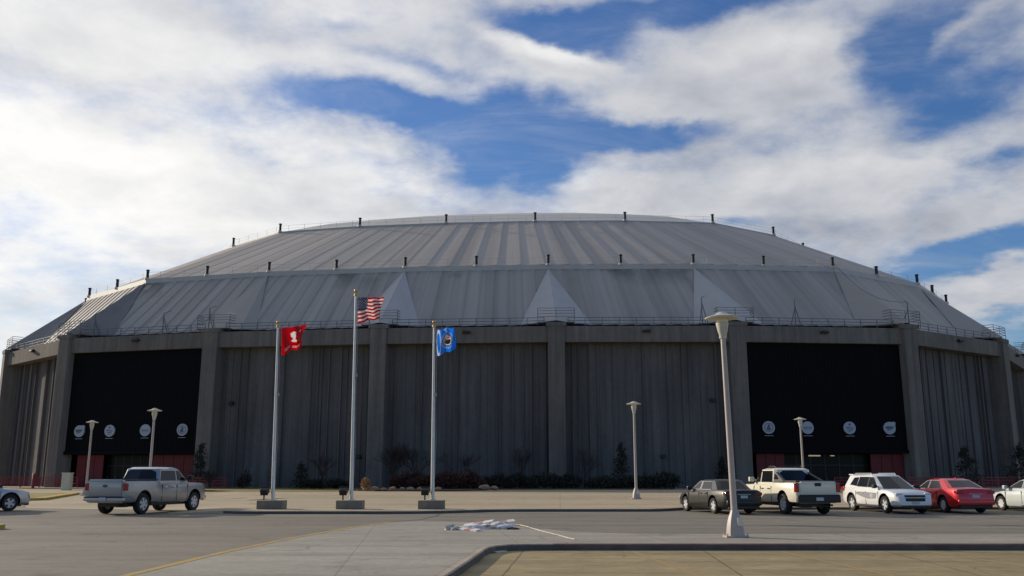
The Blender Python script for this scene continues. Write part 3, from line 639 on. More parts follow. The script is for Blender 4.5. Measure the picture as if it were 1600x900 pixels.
def cloth(name, c, transl=0.65):
    m = bpy.data.materials.new(name); m.use_nodes = True; nt = m.node_tree; p = nt.nodes['Principled BSDF']; p.inputs['Base Color'].default_value = (*c, 1); p.inputs['Roughness'].default_value = 0.6
    t = nt.nodes.new('ShaderNodeBsdfTranslucent'); t.inputs[0].default_value = (*c, 1); mx = nt.nodes.new('ShaderNodeMixShader'); mx.inputs[0].default_value = transl
    nt.links.new(p.outputs[0], mx.inputs[1]); nt.links.new(t.outputs[0], mx.inputs[2]); nt.links.new(mx.outputs[0], nt.nodes['Material Output'].inputs[0]); return m
CR, CW, CB, CA, CG, CD = cloth('flag_red', (0.66, 0.012, 0.03)), cloth('flag_white', (0.85, 0.83, 0.82)), cloth('flag_navy', (0.03, 0.045, 0.16)), cloth('flag_azure', (0.05, 0.42, 0.88)), cloth('flag_gold', (0.65, 0.42, 0.12)), cloth('flag_dark', (0.10, 0.10, 0.16))
def flag(name, x, y, corners, fn, label, wave, nu=84, nv=60):
    """corners: hoist-top, fly-top, fly-bottom, hoist-bottom as (dx, z); cloth ripples towards and away from the street"""
    ht, ft, fb, hb = [Vector((p[0], 0, p[1])) for p in corners]
    vs = []; fs = []; ms = []
    for j in range(nv+1):
        v = j/nv
        for i in range(nu+1):
            u = i/nu
            P = lerp(lerp(hb, fb, u), lerp(ht, ft, u), v)
            ph = 2*PI*(wave[0]*u + wave[1]*v) + wave[3]
            P = P + Vector((0.035*math.sin(2*ph+1)*u, wave[2]*(u**0.6)*math.sin(ph) + 0.09*(0.3+u)*math.sin(9*u+6*v), 0.03*u*math.sin(ph*1.5+2.0*v)))
            vs.append(P)
    mb = MB(); mb.add(vs, [(j*(nu+1)+i, j*(nu+1)+i+1, (j+1)*(nu+1)+i+1, (j+1)*(nu+1)+i) for j in range(nv) for i in range(nu)])
    mb.m = [fn((i+0.5)/nu, (j+0.5)/nv) for j in range(nv) for i in range(nu)]
    o = mb.build(name, [CR, CW, CB, CA, CG, CD]); o.data.shade_smooth(); o.location = (x, y, 0)
    s = o.modifiers.new('thickness', 'SOLIDIFY'); s.thickness = 0.008
    return tag(o, label, 'flag', 'flags on the three flagpoles')
def usa(u, v):
    if u < 0.40 and v > 6/13:
        uu = u/0.40*11; vv = (v-6/13)/(7/13)*9
        a, b = int(uu), int(vv)
        if (a + b) % 2 == 0 and abs(uu-a-0.5) < 0.33 and abs(vv-b-0.5) < 0.33: return 1
        return 2
    return 0 if int(v*13) % 2 == 0 else 1
def redf(u, v):
    x, y = u-0.50, v-0.58                                   # white emblem: a head-like mark over a row of small letters
    if (x/0.125)**2 + ((y-0.14)/0.10)**2 < 1 and not (x > 0.03 and y > 0.2): return 1
    if abs(x-0.02-(y)*-0.25) < 0.075+0.03*math.sin(30*y) and -0.19 < y < 0.08: return 1
    if 0.75 < u < 0.84 and 0.72 < v < 0.84 and abs((u-0.75)-(v-0.72)*0.7) < 0.03: return 1
    if 0.12 < v < 0.22 and 0.14 < u < 0.88:
        k = (u-0.14)/0.74*11; f = k-int(k)
        if int(k) == 5: return 0
        return 1 if (f < 0.28 or (0.5 < f < 0.74 and (v < 0.15 or v > 0.19)) or (int(k) % 2 and 0.5 < f < 0.7)) else 0
    return 0
def sdf(u, v):
    x, y = (u-0.56)*1.05, v-0.5; r = math.hypot(x, y); a = math.atan2(y, x)
    if r < 0.17: return 5 if y < -0.02 + 0.05*math.sin(9*x) else (1 if (abs(x) < 0.04 and y > 0.04) else 4 if y < 0.05 else 0 if abs(y-0.09) < 0.02 else 1)
    if r < 0.20: return 1
    if r < 0.215 + 0.035*abs(math.sin(a*12)): return 4
    if 0.30 < r < 0.35:
        k = (a+PI)/(2*PI)*30; f = k-int(k); return 1 if f < 0.5 else 3
    if abs(math.hypot((u-0.11)/0.10, (v-0.48)/0.46) - 1) < 0.16: return 1  # white oval by the hoist: highlight of a fold painted as cloth colour
    return 3
flag('red_flag', -10.74, 41.5, [(-0.06, 8.36), (1.10, 8.50), (0.90, 7.46), (0.0, 7.06)], redf, 'red flag with a white emblem and small lettering, on the left pole', (1.5, 0.4, 0.20, 0.4))
flag('striped_flag', -7.27, 41.5, [(0.0, 9.82), (1.22, 9.82), (1.08, 8.84), (0.03, 8.58)], usa, 'red and white striped national flag with blue starred canton, on the middle pole', (1.7, 0.25, 0.15, 0.0), 110, 65)
flag('blue_flag', -3.54, 41.5, [(0.0, 8.26), (0.84, 8.40), (0.92, 7.38), (0.04, 7.02)], sdf, 'light blue flag with a round ringed seal and a painted white fold highlight, on the right pole', (1.5, -0.35, 0.19, 1.0), 90, 80)

# ------------------------------------------------------------------ rails, posts, boxes
def red_post(x, y, h, label):
    b = MB(); b.box(-0.22, 0.22, -0.22, 0.22, 0, 0.03); b.lathe([(0.16, 0.03), (0.16, h-0.08), (0.11, h-0.01), (0.0, h)], 12)
    o = b.build('red_bollard', M['red_metal'], None, 40); o.location = (x, y, 0.012); tag(o, label, 'bollard', 'red posts by the left entrance')
red_post(-55.6, 106.5, 1.75, 'red post nearest to the pale concrete pillar on the left walk')
red_post(-59.4, 105.5, 1.75, 'red post in the middle of the three on the left walk')
red_post(-61.6, 104.5, 2.0, 'red post at the left end of the walk, by the grey utility box')
def fence(name, a, b, z, label, gap=2.4, h=1.15):
    a, b = Vector((*a, z)), Vector((*b, z)); L = (b-a).length; k = int(L/gap)
    r = empty(name, a, math.atan2(b.y-a.y, b.x-a.x), label=label, cat='railing', group='red railings in front of the stadium')
    for j in range(k+1):
        p = MB(); p.box(-0.05, 0.05, -0.05, 0.05, 0, h); o = p.build('post', M['red_metal'], r); o.location = (L*j/k, 0, 0)
    q = MB()
    for zz in (0.15, 0.5, 0.82, h): q.box(0, L, -0.03, 0.03, zz-0.035, zz+0.035)
    for j in range(int(L/0.3)): q.box(j*0.3, j*0.3+0.04, -0.015, 0.015, 0.15, h)
    q.build('rails', M['red_metal'], r)
fence('red_railing', (-72, 110), (-50, 105.5), 0.15, 'red railing in front of the left end wall and the red posts')
fence('red_railing', (-37, 100.4), (-31, 99.2), 0.15, 'short red railing beside the bare bush right of the left entrance')
fence('red_railing', (43.4, 100.5), (51, 103.5), 0.13, 'red railing above the roof of the red sedan')
fence('red_railing', (51.6, 104), (66, 112), 0.13, 'red railing at the far right between the two conifers')
fence('red_railing', (35, 99.4), (42.8, 100.2), 0.13, 'red railing seen between the cream pickup and the white suv')
o = MB().box(-0.45, 0.45, -0.35, 0.35, 0, 1.75, 0, bev=0.06).box(-0.5, 0.5, -0.4, 0.4, 1.72, 1.80, 0, bev=0.02).build('concrete_pillar', M['pale_post']); o.location = (-46.6, 96.0, 0.012)
tag(o, 'short pale cream concrete pillar at the corner of the left entrance walk', 'pillar')
r = empty('utility_box', (-39.9, 66.5, 0.16), label='grey green utility box at the left edge, behind the silver car', cat='utility box')
b = MB(); b.box(-0.75, 0.35, -0.5, 0.5, 0, 2.15, 0, bev=0.04); b.box(-0.8, 0.4, -0.55, 0.55, 2.1, 2.2, 0, bev=0.02); b.build('cabinet', M['utility'], r)
b = MB(); b.box(-0.66, -0.02, -0.53, -0.5, 0.15, 1.95, 0); b.build('door', M['utility'], r)
# drain inlet in the corner of the sunken lot
b = MB(); b.prism([(-0.50, 21.75), (-0.22, 22.0), (-0.12, 21.9), (-0.36, 21.62)], LOTZ+0.004, LOTZ+0.03); o = b.build('drain_cover', M['pole_alu']); tag(o, 'small pale drain cover in the kerb corner of the sunken lot', 'drain cover')

# ------------------------------------------------------------------ fallen barricade boards and rope on the drive
bw = mat('board_white', (0.74, 0.70, 0.64), 0.6, noise=4, var=0.15); br_ = mat('board_red', (0.45, 0.26, 0.25), 0.6, noise=4, var=0.2); cz = mat('crumpled_sheet', (0.76, 0.72, 0.67), 0.7, noise=3, var=0.1)
def board(x, y, z, L, w, rz, ry, stripes, label, rx=0.2):
    b = MB(); k = stripes*2+1
    for j in range(k): b.box(L*j/k, L*(j+1)/k, -w/2, w/2, -0.02, 0.02, j % 2)
    o = b.build('barricade_board', [bw, br_]); o.location = (x, y, z+0.02); o.rotation_euler = (rx, -ry, rz)
    tag(o, label, 'board', 'fallen barricade boards on the drive')
board(-1.55, 27.9, 0.03, 0.85, 0.20, R(-48), R(-1), 1, 'white board with a red patch lying slantwise in front of the heap', 0.15)
board(-1.50, 28.9, 0.06, 0.95, 0.24, R(-14), R(9), 1, 'white and red board at the back left of the heap', 0.22)
board(-0.62, 29.0, 0.10, 0.72, 0.24, R(12), R(8), 1, 'white and red board at the right end of the heap', 0.24)
board(-1.95, 28.1, 0.02, 0.7, 0.10, R(30), R(2), 0, 'narrow plain white board at the left end of the heap')
board(-1.2, 28.6, 0.09, 0.75, 0.12, R(-24), R(2), 2, 'narrow red striped board across the middle of the heap', 0.3)
def lump(x, y, sx, sy, sz, seed, label, m=None):
    g = random.Random(seed); b = bmesh.new(); bmesh.ops.create_icosphere(b, subdivisions=3, radius=1)
    for v in b.verts:
        q = 1 + 0.28*math.sin(5*v.co.x+seed)*math.cos(6*v.co.y) + g.uniform(-0.12, 0.12); v.co = (v.co.x*sx*q, v.co.y*sy*q, max(0, v.co.z*q)*sz)
    me = bpy.data.meshes.new('crumpled_sheet'); b.to_mesh(me); b.free(); me.materials.append(m or cz)
    o = bpy.data.objects.new('crumpled_sheet', me); C.objects.link(o); o.location = (x, y, 0.005); tag(o, label, 'sheet', 'crumpled pale sheeting among the boards')
lump(-1.82, 28.0, 0.22, 0.20, 0.14, 1, 'pale crumpled sheeting at the left end of the heap', mat('crumpled_tan', (0.5, 0.46, 0.40), 0.8, noise=4, var=0.2))
lump(-0.30, 28.9, 0.38, 0.26, 0.16, 2, 'grey crumpled sheeting at the right end of the heap')
lump(-1.0, 28.5, 0.42, 0.22, 0.12, 5, 'larger pale crumpled sheet in the middle of the heap')
lump(0.02, 28.2, 0.20, 0.10, 0.06, 8, 'small dark crumpled sheet lying right of the heap', M['trim'])
rp = MB(); g = random.Random(5); pts = []
ctrl = [(-0.32, 30.2), (-0.05, 30.7), (0.25, 30.3), (0.5, 29.2), (0.78, 27.4), (1.0, 26.4), (1.22, 25.4), (1.42, 24.3), (1.62, 23.4)]
for k in range(len(ctrl)-1):
    for q in range(5): t = q/5; pts.append((lerp(ctrl[k][0], ctrl[k+1][0], t)+g.uniform(-0.02, 0.02), lerp(ctrl[k][1], ctrl[k+1][1], t), 0.03))
rp.tube(pts, 0.013, 6); o = rp.build('rope', mat('rope_tan', (0.62, 0.56, 0.47), 0.8, noise=1.5, var=0.35)); tag(o, 'pale rope trailing right from the heap of boards towards the red kerb', 'rope')

# ------------------------------------------------------------------ vegetation along the wall
def twigs(mb, p, d, L, r, depth, g, spread=0.55, nmin=2, nmax=4):
    q = p + d*L; mid = lerp(p, q, 0.5) + Vector((g.uniform(-1, 1), g.uniform(-1, 1), 0))*L*0.06
    mb.tube([p, mid, q], [r, r*0.8, r*0.6], 4 if depth > 1 else 3, cap=False)
    if depth == 0: return
    for _ in range(g.randint(nmin, nmax)):
        nd = (d + Vector((g.uniform(-1, 1), g.uniform(-1, 1), g.uniform(-0.35, 0.8)))*spread).normalized()
        twigs(mb, lerp(p, q, g.uniform(0.45, 1.0)), nd, L*g.uniform(0.6, 0.85), r*0.58, depth-1, g, spread, nmin, nmax)
def bare_tree(x, y, h, label, seed, wide=0.55, stems=1, m='bark', depth=6, z=0.2, cat='tree', name='bare_tree', group='leafless trees and bushes along the wall'):
    g = random.Random(seed); r = empty(name, (x, y, z), label=label, cat=cat, group=group)
    tr = MB(); cr = MB()
    for s_ in range(stems):
        d = Vector((g.uniform(-1, 1)*wide*(0.5 if stems > 1 else 0.1), g.uniform(-1, 1)*wide*0.4, 1)).normalized()
        tr.tube([(0, 0, -0.05), d*h*0.26], [0.016*h+0.02, 0.011*h+0.015], 7, cap=False)
        for k in range(4 if stems == 1 else 2):
            nd = (d + Vector((g.uniform(-1, 1), g.uniform(-1, 1), g.uniform(0, 0.4)))*wide).normalized()
            twigs(cr, d*h*g.uniform(0.16, 0.26), nd, h*0.25, 0.010*h+0.012, depth-1, g, wide)
    tr.build('trunk', M[m], r); cr.build('crown', M[m], r)
    return r
def tuft_cloud(mb, c, rad, n, size, g, upw=0.3):
    for _ in range(n):
        while True:
            v = Vector((g.uniform(-1, 1), g.uniform(-1, 1), g.uniform(-1, 1)))
            if 0.1 < v.length < 1: break
        v = v * (0.55 + 0.45*g.random())
        p = Vector((c[0]+v.x*rad[0], c[1]+v.y*rad[1], c[2]+v.z*rad[2]))
        if p.z < 0.02: p.z = g.uniform(0.02, 0.2)
        a = (v + Vector((0, 0, upw)) + Vector((g.uniform(-1, 1), g.uniform(-1, 1), g.uniform(-1, 1)))*0.7).normalized()
        s_ = size*g.uniform(0.6, 1.4); b = a.orthogonal().normalized(); b.rotate(Matrix.Rotation(g.uniform(0, 2*PI), 3, a))
        mb.add([p-b*s_*0.28, p+b*s_*0.28, p+a*s_], [(0, 1, 2)])
def juniper(x, y, w, h, label, seed, m='evergreen', name='juniper_shrub', cat='shrub', group='low evergreen shrubs along the wall', z=0.2, dens=1.0):
    g = random.Random(seed); r = empty(name, (x, y, z), label=label, cat=cat, group=group)
    mb = MB()
    for k in range(int(9+w*2)):
        cx = g.uniform(-0.5, 0.5)*w*0.85; hh = h*g.uniform(0.55, 1.0)*(1-0.5*abs(cx)/(w*0.5))
        tuft_cloud(mb, (cx, g.uniform(-0.6, 0.6), hh*0.5), (w*0.13+0.25, 0.7, hh*0.5), int(110*dens), 0.30, g, 0.5)
    mb.build('foliage', M[m], r); st = MB()
    for k in range(5): st.tube([(0, 0, 0), (g.uniform(-0.4, 0.4)*w, g.uniform(-0.3, 0.3), h*0.6)], [0.05, 0.02], 5)
    st.build('stems', M['bark'], r); return r
def conifer(x, y, w, h, label, seed, z=0.2):
    g = random.Random(seed); r = empty('conifer', (x, y, z), label=label, cat='conifer', group='small dark conifers along the wall')
    t = MB(); t.tube([(0, 0, -0.05), (0, 0, h*0.95)], [0.10, 0.02], 6); t.build('trunk', M['bark'], r)
    mb = MB(); k = int(h*2.6)
    for q in range(k):
        u = (q+0.5)/k; zz = h*(0.06+0.90*u); rr = w*0.5*(1-u)**0.8*g.uniform(0.7, 1.15)+0.10
        for s_ in range(6):
            a = g.uniform(0, 2*PI); q_ = g.uniform(0.35, 0.85); tuft_cloud(mb, (math.cos(a)*rr*q_, math.sin(a)*rr*q_, zz+g.uniform(-0.1, 0.1)*h), (rr*0.5+0.1, rr*0.5+0.1, h*0.07), 15, 0.26, g, -0.1)
    mb.build('crown', M['evergreen'], r); return r
def X(px, Y): return (px-800)/1400*0.979*Y + 0.0
# left of the entrance bay and between the flagpoles
conifer(X(310, 101), 101.5, 2.6, 4.6, 'small dark conifer at the column right of the left entrance', 11)
bare_tree(X(327, 99), 99.5, 2.4, 'low bare bush between the conifer and the column at the left entrance', 12, 0.9, 4, cat='bush', name='bare_bush')
juniper(X(385, 101), 101, 1.8, 2.3, 'narrow dark shrub on the lawn strip, left of the left flagpole', 13, 'bark', 'dark_shrub', dens=0.45)
conifer(X(470, 99), 99, 2.0, 2.7, 'small conifer between the left and middle flagpoles', 14)
bare_tree(X(503, 98.5), 98.5, 4.6, 'slender bare tree just left of the middle flagpole', 15, 0.62, 1)
juniper(X(505, 97), 97, 6.4, 1.3, 'long low dark hedge under the slender bare tree', 16, name='low_hedge')
bare_tree(X(612, 96), 96.5, 5.6, 'largest bare bushy tree, just right of the middle flagpole', 17, 0.62, 5, depth=6)
bare_tree(X(650, 97), 97.5, 5.2, 'bare tree between the largest bare tree and the right flagpole', 18, 0.6, 2)
juniper(X(640, 92), 92.5, 3.6, 2.4, 'reddish leafless shrub at the foot of the largest bare tree', 19, 'red_twig', 'red_twig_shrub', group='dormant reddish shrubs in the bed', dens=1.3)
juniper(X(668, 91), 91, 3.6, 2.1, 'reddish leafless shrub just left of the right flagpole', 20, 'red_twig', 'red_twig_shrub', group='dormant reddish shrubs in the bed', dens=1.3)
juniper(X(700, 90), 90.5, 3.6, 2.2, 'reddish leafless shrub just right of the right flagpole', 21, 'red_twig', 'red_twig_shrub', group='dormant reddish shrubs in the bed', dens=1.3)
juniper(X(730, 91), 91.5, 3.6, 2.3, 'reddish leafless shrub next to the dark junipers', 22, 'red_twig', 'red_twig_shrub', group='dormant reddish shrubs in the bed', dens=1.3)
bare_tree(X(717, 97), 97, 4.8, 'bare tree standing above the reddish shrubs right of the right flagpole', 23, 0.6, 2)
juniper(X(775, 95), 95, 4.0, 2.0, 'dark juniper at the left end of the row, next to the reddish shrubs', 24)
juniper(X(812, 95), 95.2, 3.4, 1.9, 'dark juniper under the faint bare tree left of the central column', 25)
juniper(X(850, 94), 94.8, 4.0, 2.2, 'dark juniper in front of the central column', 26)
juniper(X(893, 94), 95, 3.6, 1.9, 'dark juniper right of the central column', 27)
bare_tree(X(816, 97), 97.5, 4.7, 'faint bare tree left of the central column', 28, 0.5, 1)
bare_tree(X(914, 95), 95.5, 4.8, 'bare tree on a thin pale trunk right of the central column', 29, 0.6, 1)
conifer(X(972, 96), 96.5, 2.7, 4.7, 'conifer just left of the lone plaza lamp post', 30)
juniper(X(940, 94), 94.5, 3.0, 1.7, 'dark juniper between the pale-trunked tree and the conifer', 31)
juniper(X(975, 94), 94.6, 3.4, 1.8, 'dark juniper at the foot of the conifer by the plaza lamp post', 32)
juniper(X(1010, 94), 94.7, 3.2, 1.9, 'dark juniper right of the plaza lamp post', 33)
juniper(X(1038, 95), 95, 3.2, 2.4, 'dark juniper at the right end of the row, near the black sedan', 34)
conifer(X(1130, 99), 99.5, 1.8, 3.2, 'thin conifer at the column behind the near lamp post', 35)
conifer(X(1513, 104), 104.5, 3.4, 4.6, 'conifer against the wall above the red sedan', 36)
conifer(X(1600, 108), 108.5, 4.6, 5.0, 'conifer cut by the right edge of the view', 37)

g = random.Random(40)
def clump(x, y, w, h, label):
    r = empty('grass_clump', (x, y, 0.22), label=label, cat='grass clump', group='dry tan clumps in the bed'); mb = MB()
    tuft_cloud(mb, (0, 0, h*0.5), (w/2, w/2, h*0.5), 500, 0.22, g, 0.9); mb.build('blades', M['dry_leaf'], r)
clump(X(571, 84), 84.4, 0.95, 1.05, 'round tan dry grass clump beside the middle flagpole')
def rock(x, y, s_, label, seed):
    q = random.Random(seed); b = bmesh.new(); bmesh.ops.create_icosphere(b, subdivisions=2, radius=1)
    for v in b.verts: k = 1+q.uniform(-0.16, 0.16); v.co = (v.co.x*s_*k, v.co.y*s_*0.8*k, v.co.z*s_*0.55*k)
    me = bpy.data.meshes.new('rock'); b.to_mesh(me); b.free(); me.materials.append(M['rock'])
    o = bpy.data.objects.new('rock', me); C.objects.link(o); o.location = (x, y, 0.24+s_*0.25); tag(o, label, 'rock', 'tan rocks edging the planting bed')
xs = [575+14*k for k in range(9)]
for k, px in enumerate(xs):
    rock(X(px, 85.5), 84.2+0.4*math.sin(k*2.1), 0.28+0.10*math.sin(k*1.7)**2, 'tan rock edging the bed, number %s from the middle flagpole' % ['first', 'second', 'third', 'fourth', 'fifth', 'sixth', 'seventh', 'eighth', 'ninth'][k], 50+k)
rock(X(757, 88), 88.2, 0.55, 'low flat tan rock at the right end of the planting bed', 70); rock(X(772, 88), 88.6, 0.42, 'small tan rock beside the low flat rock in front of the junipers', 71)
#PART4
# ------------------------------------------------------------------ vehicles (x forward, y left, z up)
def loft_body(st):
    """stations: (x, zbottom, ztop, half width)"""
    mb = MB(); vs = []; n = 18
    for (x, zb, zt, w) in st:
        h = zt-zb
        half = [(0.0, zb), (0.80*w, zb), (0.94*w, zb+0.05), (0.985*w, zb+0.16*h), (1.0*w, zb+0.42*h), (0.992*w, zb+0.70*h), (0.965*w, zt-0.10*h), (0.925*w, zt-0.025*h), (0.84*w, zt+0.0), (0.0, zt+0.03)]
        full = half + [(-y, z) for y, z in half[1:-1][::-1]]
        vs += [(x, y, z) for y, z in full]
    n = len(full); fs = []
    for i in range(len(st)-1):
        for j in range(n): fs.append((i*n+j, (i+1)*n+j, (i+1)*n+(j+1) % n, i*n+(j+1) % n))
    fs.append(tuple(range(n))); fs.append(tuple((len(st)-1)*n+j for j in range(n))[::-1])
    mb.add(vs, fs); return mb
def fix_normals(o):
    b = bmesh.new(); b.from_mesh(o.data); bmesh.ops.recalc_face_normals(b, faces=b.faces); b.to_mesh(o.data); b.free()
def cut(o, cutters):
    """subtract shapes, bake the result into the mesh"""
    fix_normals(o); cs = []
    for c in cutters:
        q = c.build('cutter', M['trim']); fix_normals(q); m_ = o.modifiers.new('cut', 'BOOLEAN'); m_.operation = 'DIFFERENCE'; m_.object = q; m_.solver = 'EXACT'
        try: m_.material_mode = 'TRANSFER'
        except Exception: pass
        q.parent = o.parent; cs.append(q)
    bpy.context.view_layer.update()
    ev = o.evaluated_get(bpy.context.evaluated_depsgraph_get()); me = bpy.data.meshes.new_from_object(ev); me.name = o.name
    old = o.data; o.modifiers.clear(); o.data = me; bpy.data.meshes.remove(old)
    me.shade_smooth(); me.set_sharp_from_angle(angle=R(32))
    for q in cs: d = q.data; bpy.data.objects.remove(q); bpy.data.meshes.remove(d)
    return o
def greenhouse(lv):
    """levels: (z, xrear, xfront, half width, corner, front bulge)"""
    mb = MB(); vs = []
    for (z, x0, x1, w, c, bl) in lv:
        vs += [(x0, -w+c, z), (x0+c, -w, z), (x1-c, -w, z), (x1-0.02, -w+c, z), (x1+bl, 0, z), (x1-0.02, w-c, z), (x1-c, w, z), (x0+c, w, z), (x0, w-c, z), (x0-bl*0.6, 0, z)]
    n = 10; fs = []
    for i in range(len(lv)-1):
        for j in range(n): fs.append((i*n+j, i*n+(j+1) % n, (i+1)*n+(j+1) % n, (i+1)*n+j))
    fs.append(tuple((len(lv)-1)*n+j for j in range(n))); fs.append(tuple(range(n))[::-1])
    mb.add(vs, fs); return mb
def plate(mb, P, th=0.012, mi=0):
    P = [Vector(p) for p in P]; n = (P[1]-P[0]).cross(P[2]-P[0]).normalized(); k = len(P)
    vs = [p + n*th for p in P] + [p - n*0.02 for p in P]
    mb.add(vs, [tuple(range(k)), tuple(range(k, 2*k))[::-1]] + [(i, (i+1) % k, k+(i+1) % k, k+i)[::-1] for i in range(k)], mi)
def side_windows(parent, polys, lv, frame=None):
    z0, w0 = lv[0][0], lv[0][3]; z1, w1 = lv[1][0], lv[1][3]
    for s in (1, -1):
        for poly in polys:
            P = [(x, s*(w0+(w1-w0)*(z-z0)/(z1-z0)+0.003), z) for x, z in poly]
            if s > 0: P = P[::-1]
            mb = MB(); plate(mb, P); w = mb.build('side_window', M['glass'], parent); fix_normals(w)
            if frame:
                fm = MB(); k = len(P)
                for i in range(k): fm.bar(P[i], P[(i+1) % k], 0.028)
                fm.build('window_frame', frame, w)
def screen(name, parent, lv, front, inset=0.10, m=None):
    i = 1 if not front else 2
    (z0, a0, b0, w0, c0, l0), (z1, a1, b1, w1, c1, l1) = lv[0], lv[1]
    xb, xt = (b0, b1) if front else (a0, a1); sg = 1 if front else -1
    bl0, bl1 = (l0, l1) if front else (l0*0.6, l1*0.6)
    t0, t1 = 0.06, 0.93
    def pt(u, t):   # u -1..1 across
        x = xb+(xt-xb)*t; bl = bl0+(bl1-bl0)*t; w = (w0-c0)+((w1-c1)-(w0-c0))*t; z = z0+(z1-z0)*t
        return Vector((x - sg*0.02*abs(u) + sg*bl*(1-abs(u)), u*w*0.97, z))
    mb = MB()
    for (u0, u1) in ((-1, 0), (0, 1)):
        P = [pt(u0, t0), pt(u1, t0), pt(u1, t1), pt(u0, t1)]
        if not front: P = P[::-1]
        plate(mb, P)
    o = mb.build(name, m or M['glass'], parent); fix_normals(o); return o
def wheel_meshes(r, w, spokes, rimm):
    t = MB(); k = w/2
    prof = [(r*0.62, -k*0.85), (r*0.80, -k), (r*0.94, -k*0.92), (r, -k*0.55), (r, k*0.55), (r*0.94, k*0.92), (r*0.80, k), (r*0.62, k*0.85), (r*0.60, k*0.3)]
    t.lathe(prof[:-1]+[prof[0]], 32, caps=False)
    rm = MB(); rm.lathe([(r*0.56, -k*0.6), (r*0.645, -k*0.75), (r*0.645, k*0.78), (r*0.60, k*0.90), (r*0.56, k*0.70), (r*0.52, k*0.1), (0.05, k*0.0)], 32, 0, None, [1, 1, 0, 0, 0, 1])
    for j in range(spokes):
        a = 2*PI*j/spokes; Ms = Matrix.Rotation(a, 4, 'Z'); rm.add([(0.02, -0.05, k*0.45), (r*0.60, -0.055, k*0.62), (r*0.60, 0.055, k*0.62), (0.02, 0.05, k*0.45), (0.02, -0.05, k*0.80), (r*0.61, -0.055, k*0.84), (r*0.61, 0.055, k*0.84), (0.02, 0.05, k*0.80)],
               [(4, 5, 6, 7), (0, 1, 5, 4), (2, 3, 7, 6), (1, 2, 6, 5)], 0, Ms)
    rm.lathe([(0.0, k*0.78), (r*0.17, k*0.76), (r*0.19, k*0.4)][::-1], 16)
    return t, rm
def add_wheels(root, xs, track, r, w, spokes, rimm):
    t, rm = wheel_meshes(r, w, spokes, rimm); proto = None
    for (x, y, s) in ((xs[0], track/2, 1), (xs[0], -track/2, -1), (xs[1], track/2, 1), (xs[1], -track/2, -1)):
        if proto is None:
            o = t.build('wheel', M['tyre'], root, 40); rim = rm.build('rim', [rimm, M['trim']], o, 35); proto = (o, rim)
        else:
            o = proto[0].copy(); C.objects.link(o); o.parent = root; rim = proto[1].copy(); C.objects.link(rim); rim.parent = o
        o.location = (x, y, r); o.rotation_euler = (-s*PI/2, 0.35*x, 0)
def mirrored(root, name, m, fn, **k):
    out = []
    for s in (1, -1):
        b = MB(); fn(b, s); out.append(b.build(name, m, root, **k))
    return out
def bx(b, s, x0, x1, y0, y1, z0, z1, mi=0, bev=0.02):
    y = sorted((s*y0, s*y1)); b.box(x0, x1, y[0], y[1], z0, z1, mi, None, bev)
def arches(xs, r, track, z=None, half=1.2):
    cs = []
    for x in xs:
        for s in (1, -1):
            c = MB(); T = Matrix.Translation((x, s*(track/2+0.22), r+0.02)) @ Matrix.Rotation(PI/2, 4, 'X'); c.lathe([(r+0.075, -0.40), (r+0.075, 0.40)], 30, 0, T); cs.append(c)
    return cs
def seams(root, w, lines, z0, z1):
    for s in (1, -1):
        for x in lines:
            b = MB(); b.box(x-0.007, x+0.007, min(s*(w-0.02), s*(w+0.004)), max(s*(w-0.02), s*(w+0.004)), z0, z1); b.build('door_gap', M['trim'], root)
def handles(root, xs, w, z, m):
    for s in (1, -1):
        for x in xs:
            b = MB(); bx(b, s, x-0.10, x+0.10, w-0.03, w+0.035, z-0.018, z+0.018, 0, 0.008); b.build('door_handle', m, root)
def mirrors(root, x, y, z, m, s_=1.0):
    for s in (1, -1):
        b = MB(); b.bar((x, s*(y-0.08), z-0.02), (x-0.02, s*(y+0.10), z+0.02), 0.05); bx(b, s, x-0.09, x+0.07, y+0.06, y+0.06+0.20*s_, z-0.07, z+0.11*s_, 0, 0.03); b.build('wing_mirror', m, root)
def place(root, x, y, deg): root.location = (x, y, root.location.z); root.rotation_euler = (0, 0, R(deg))

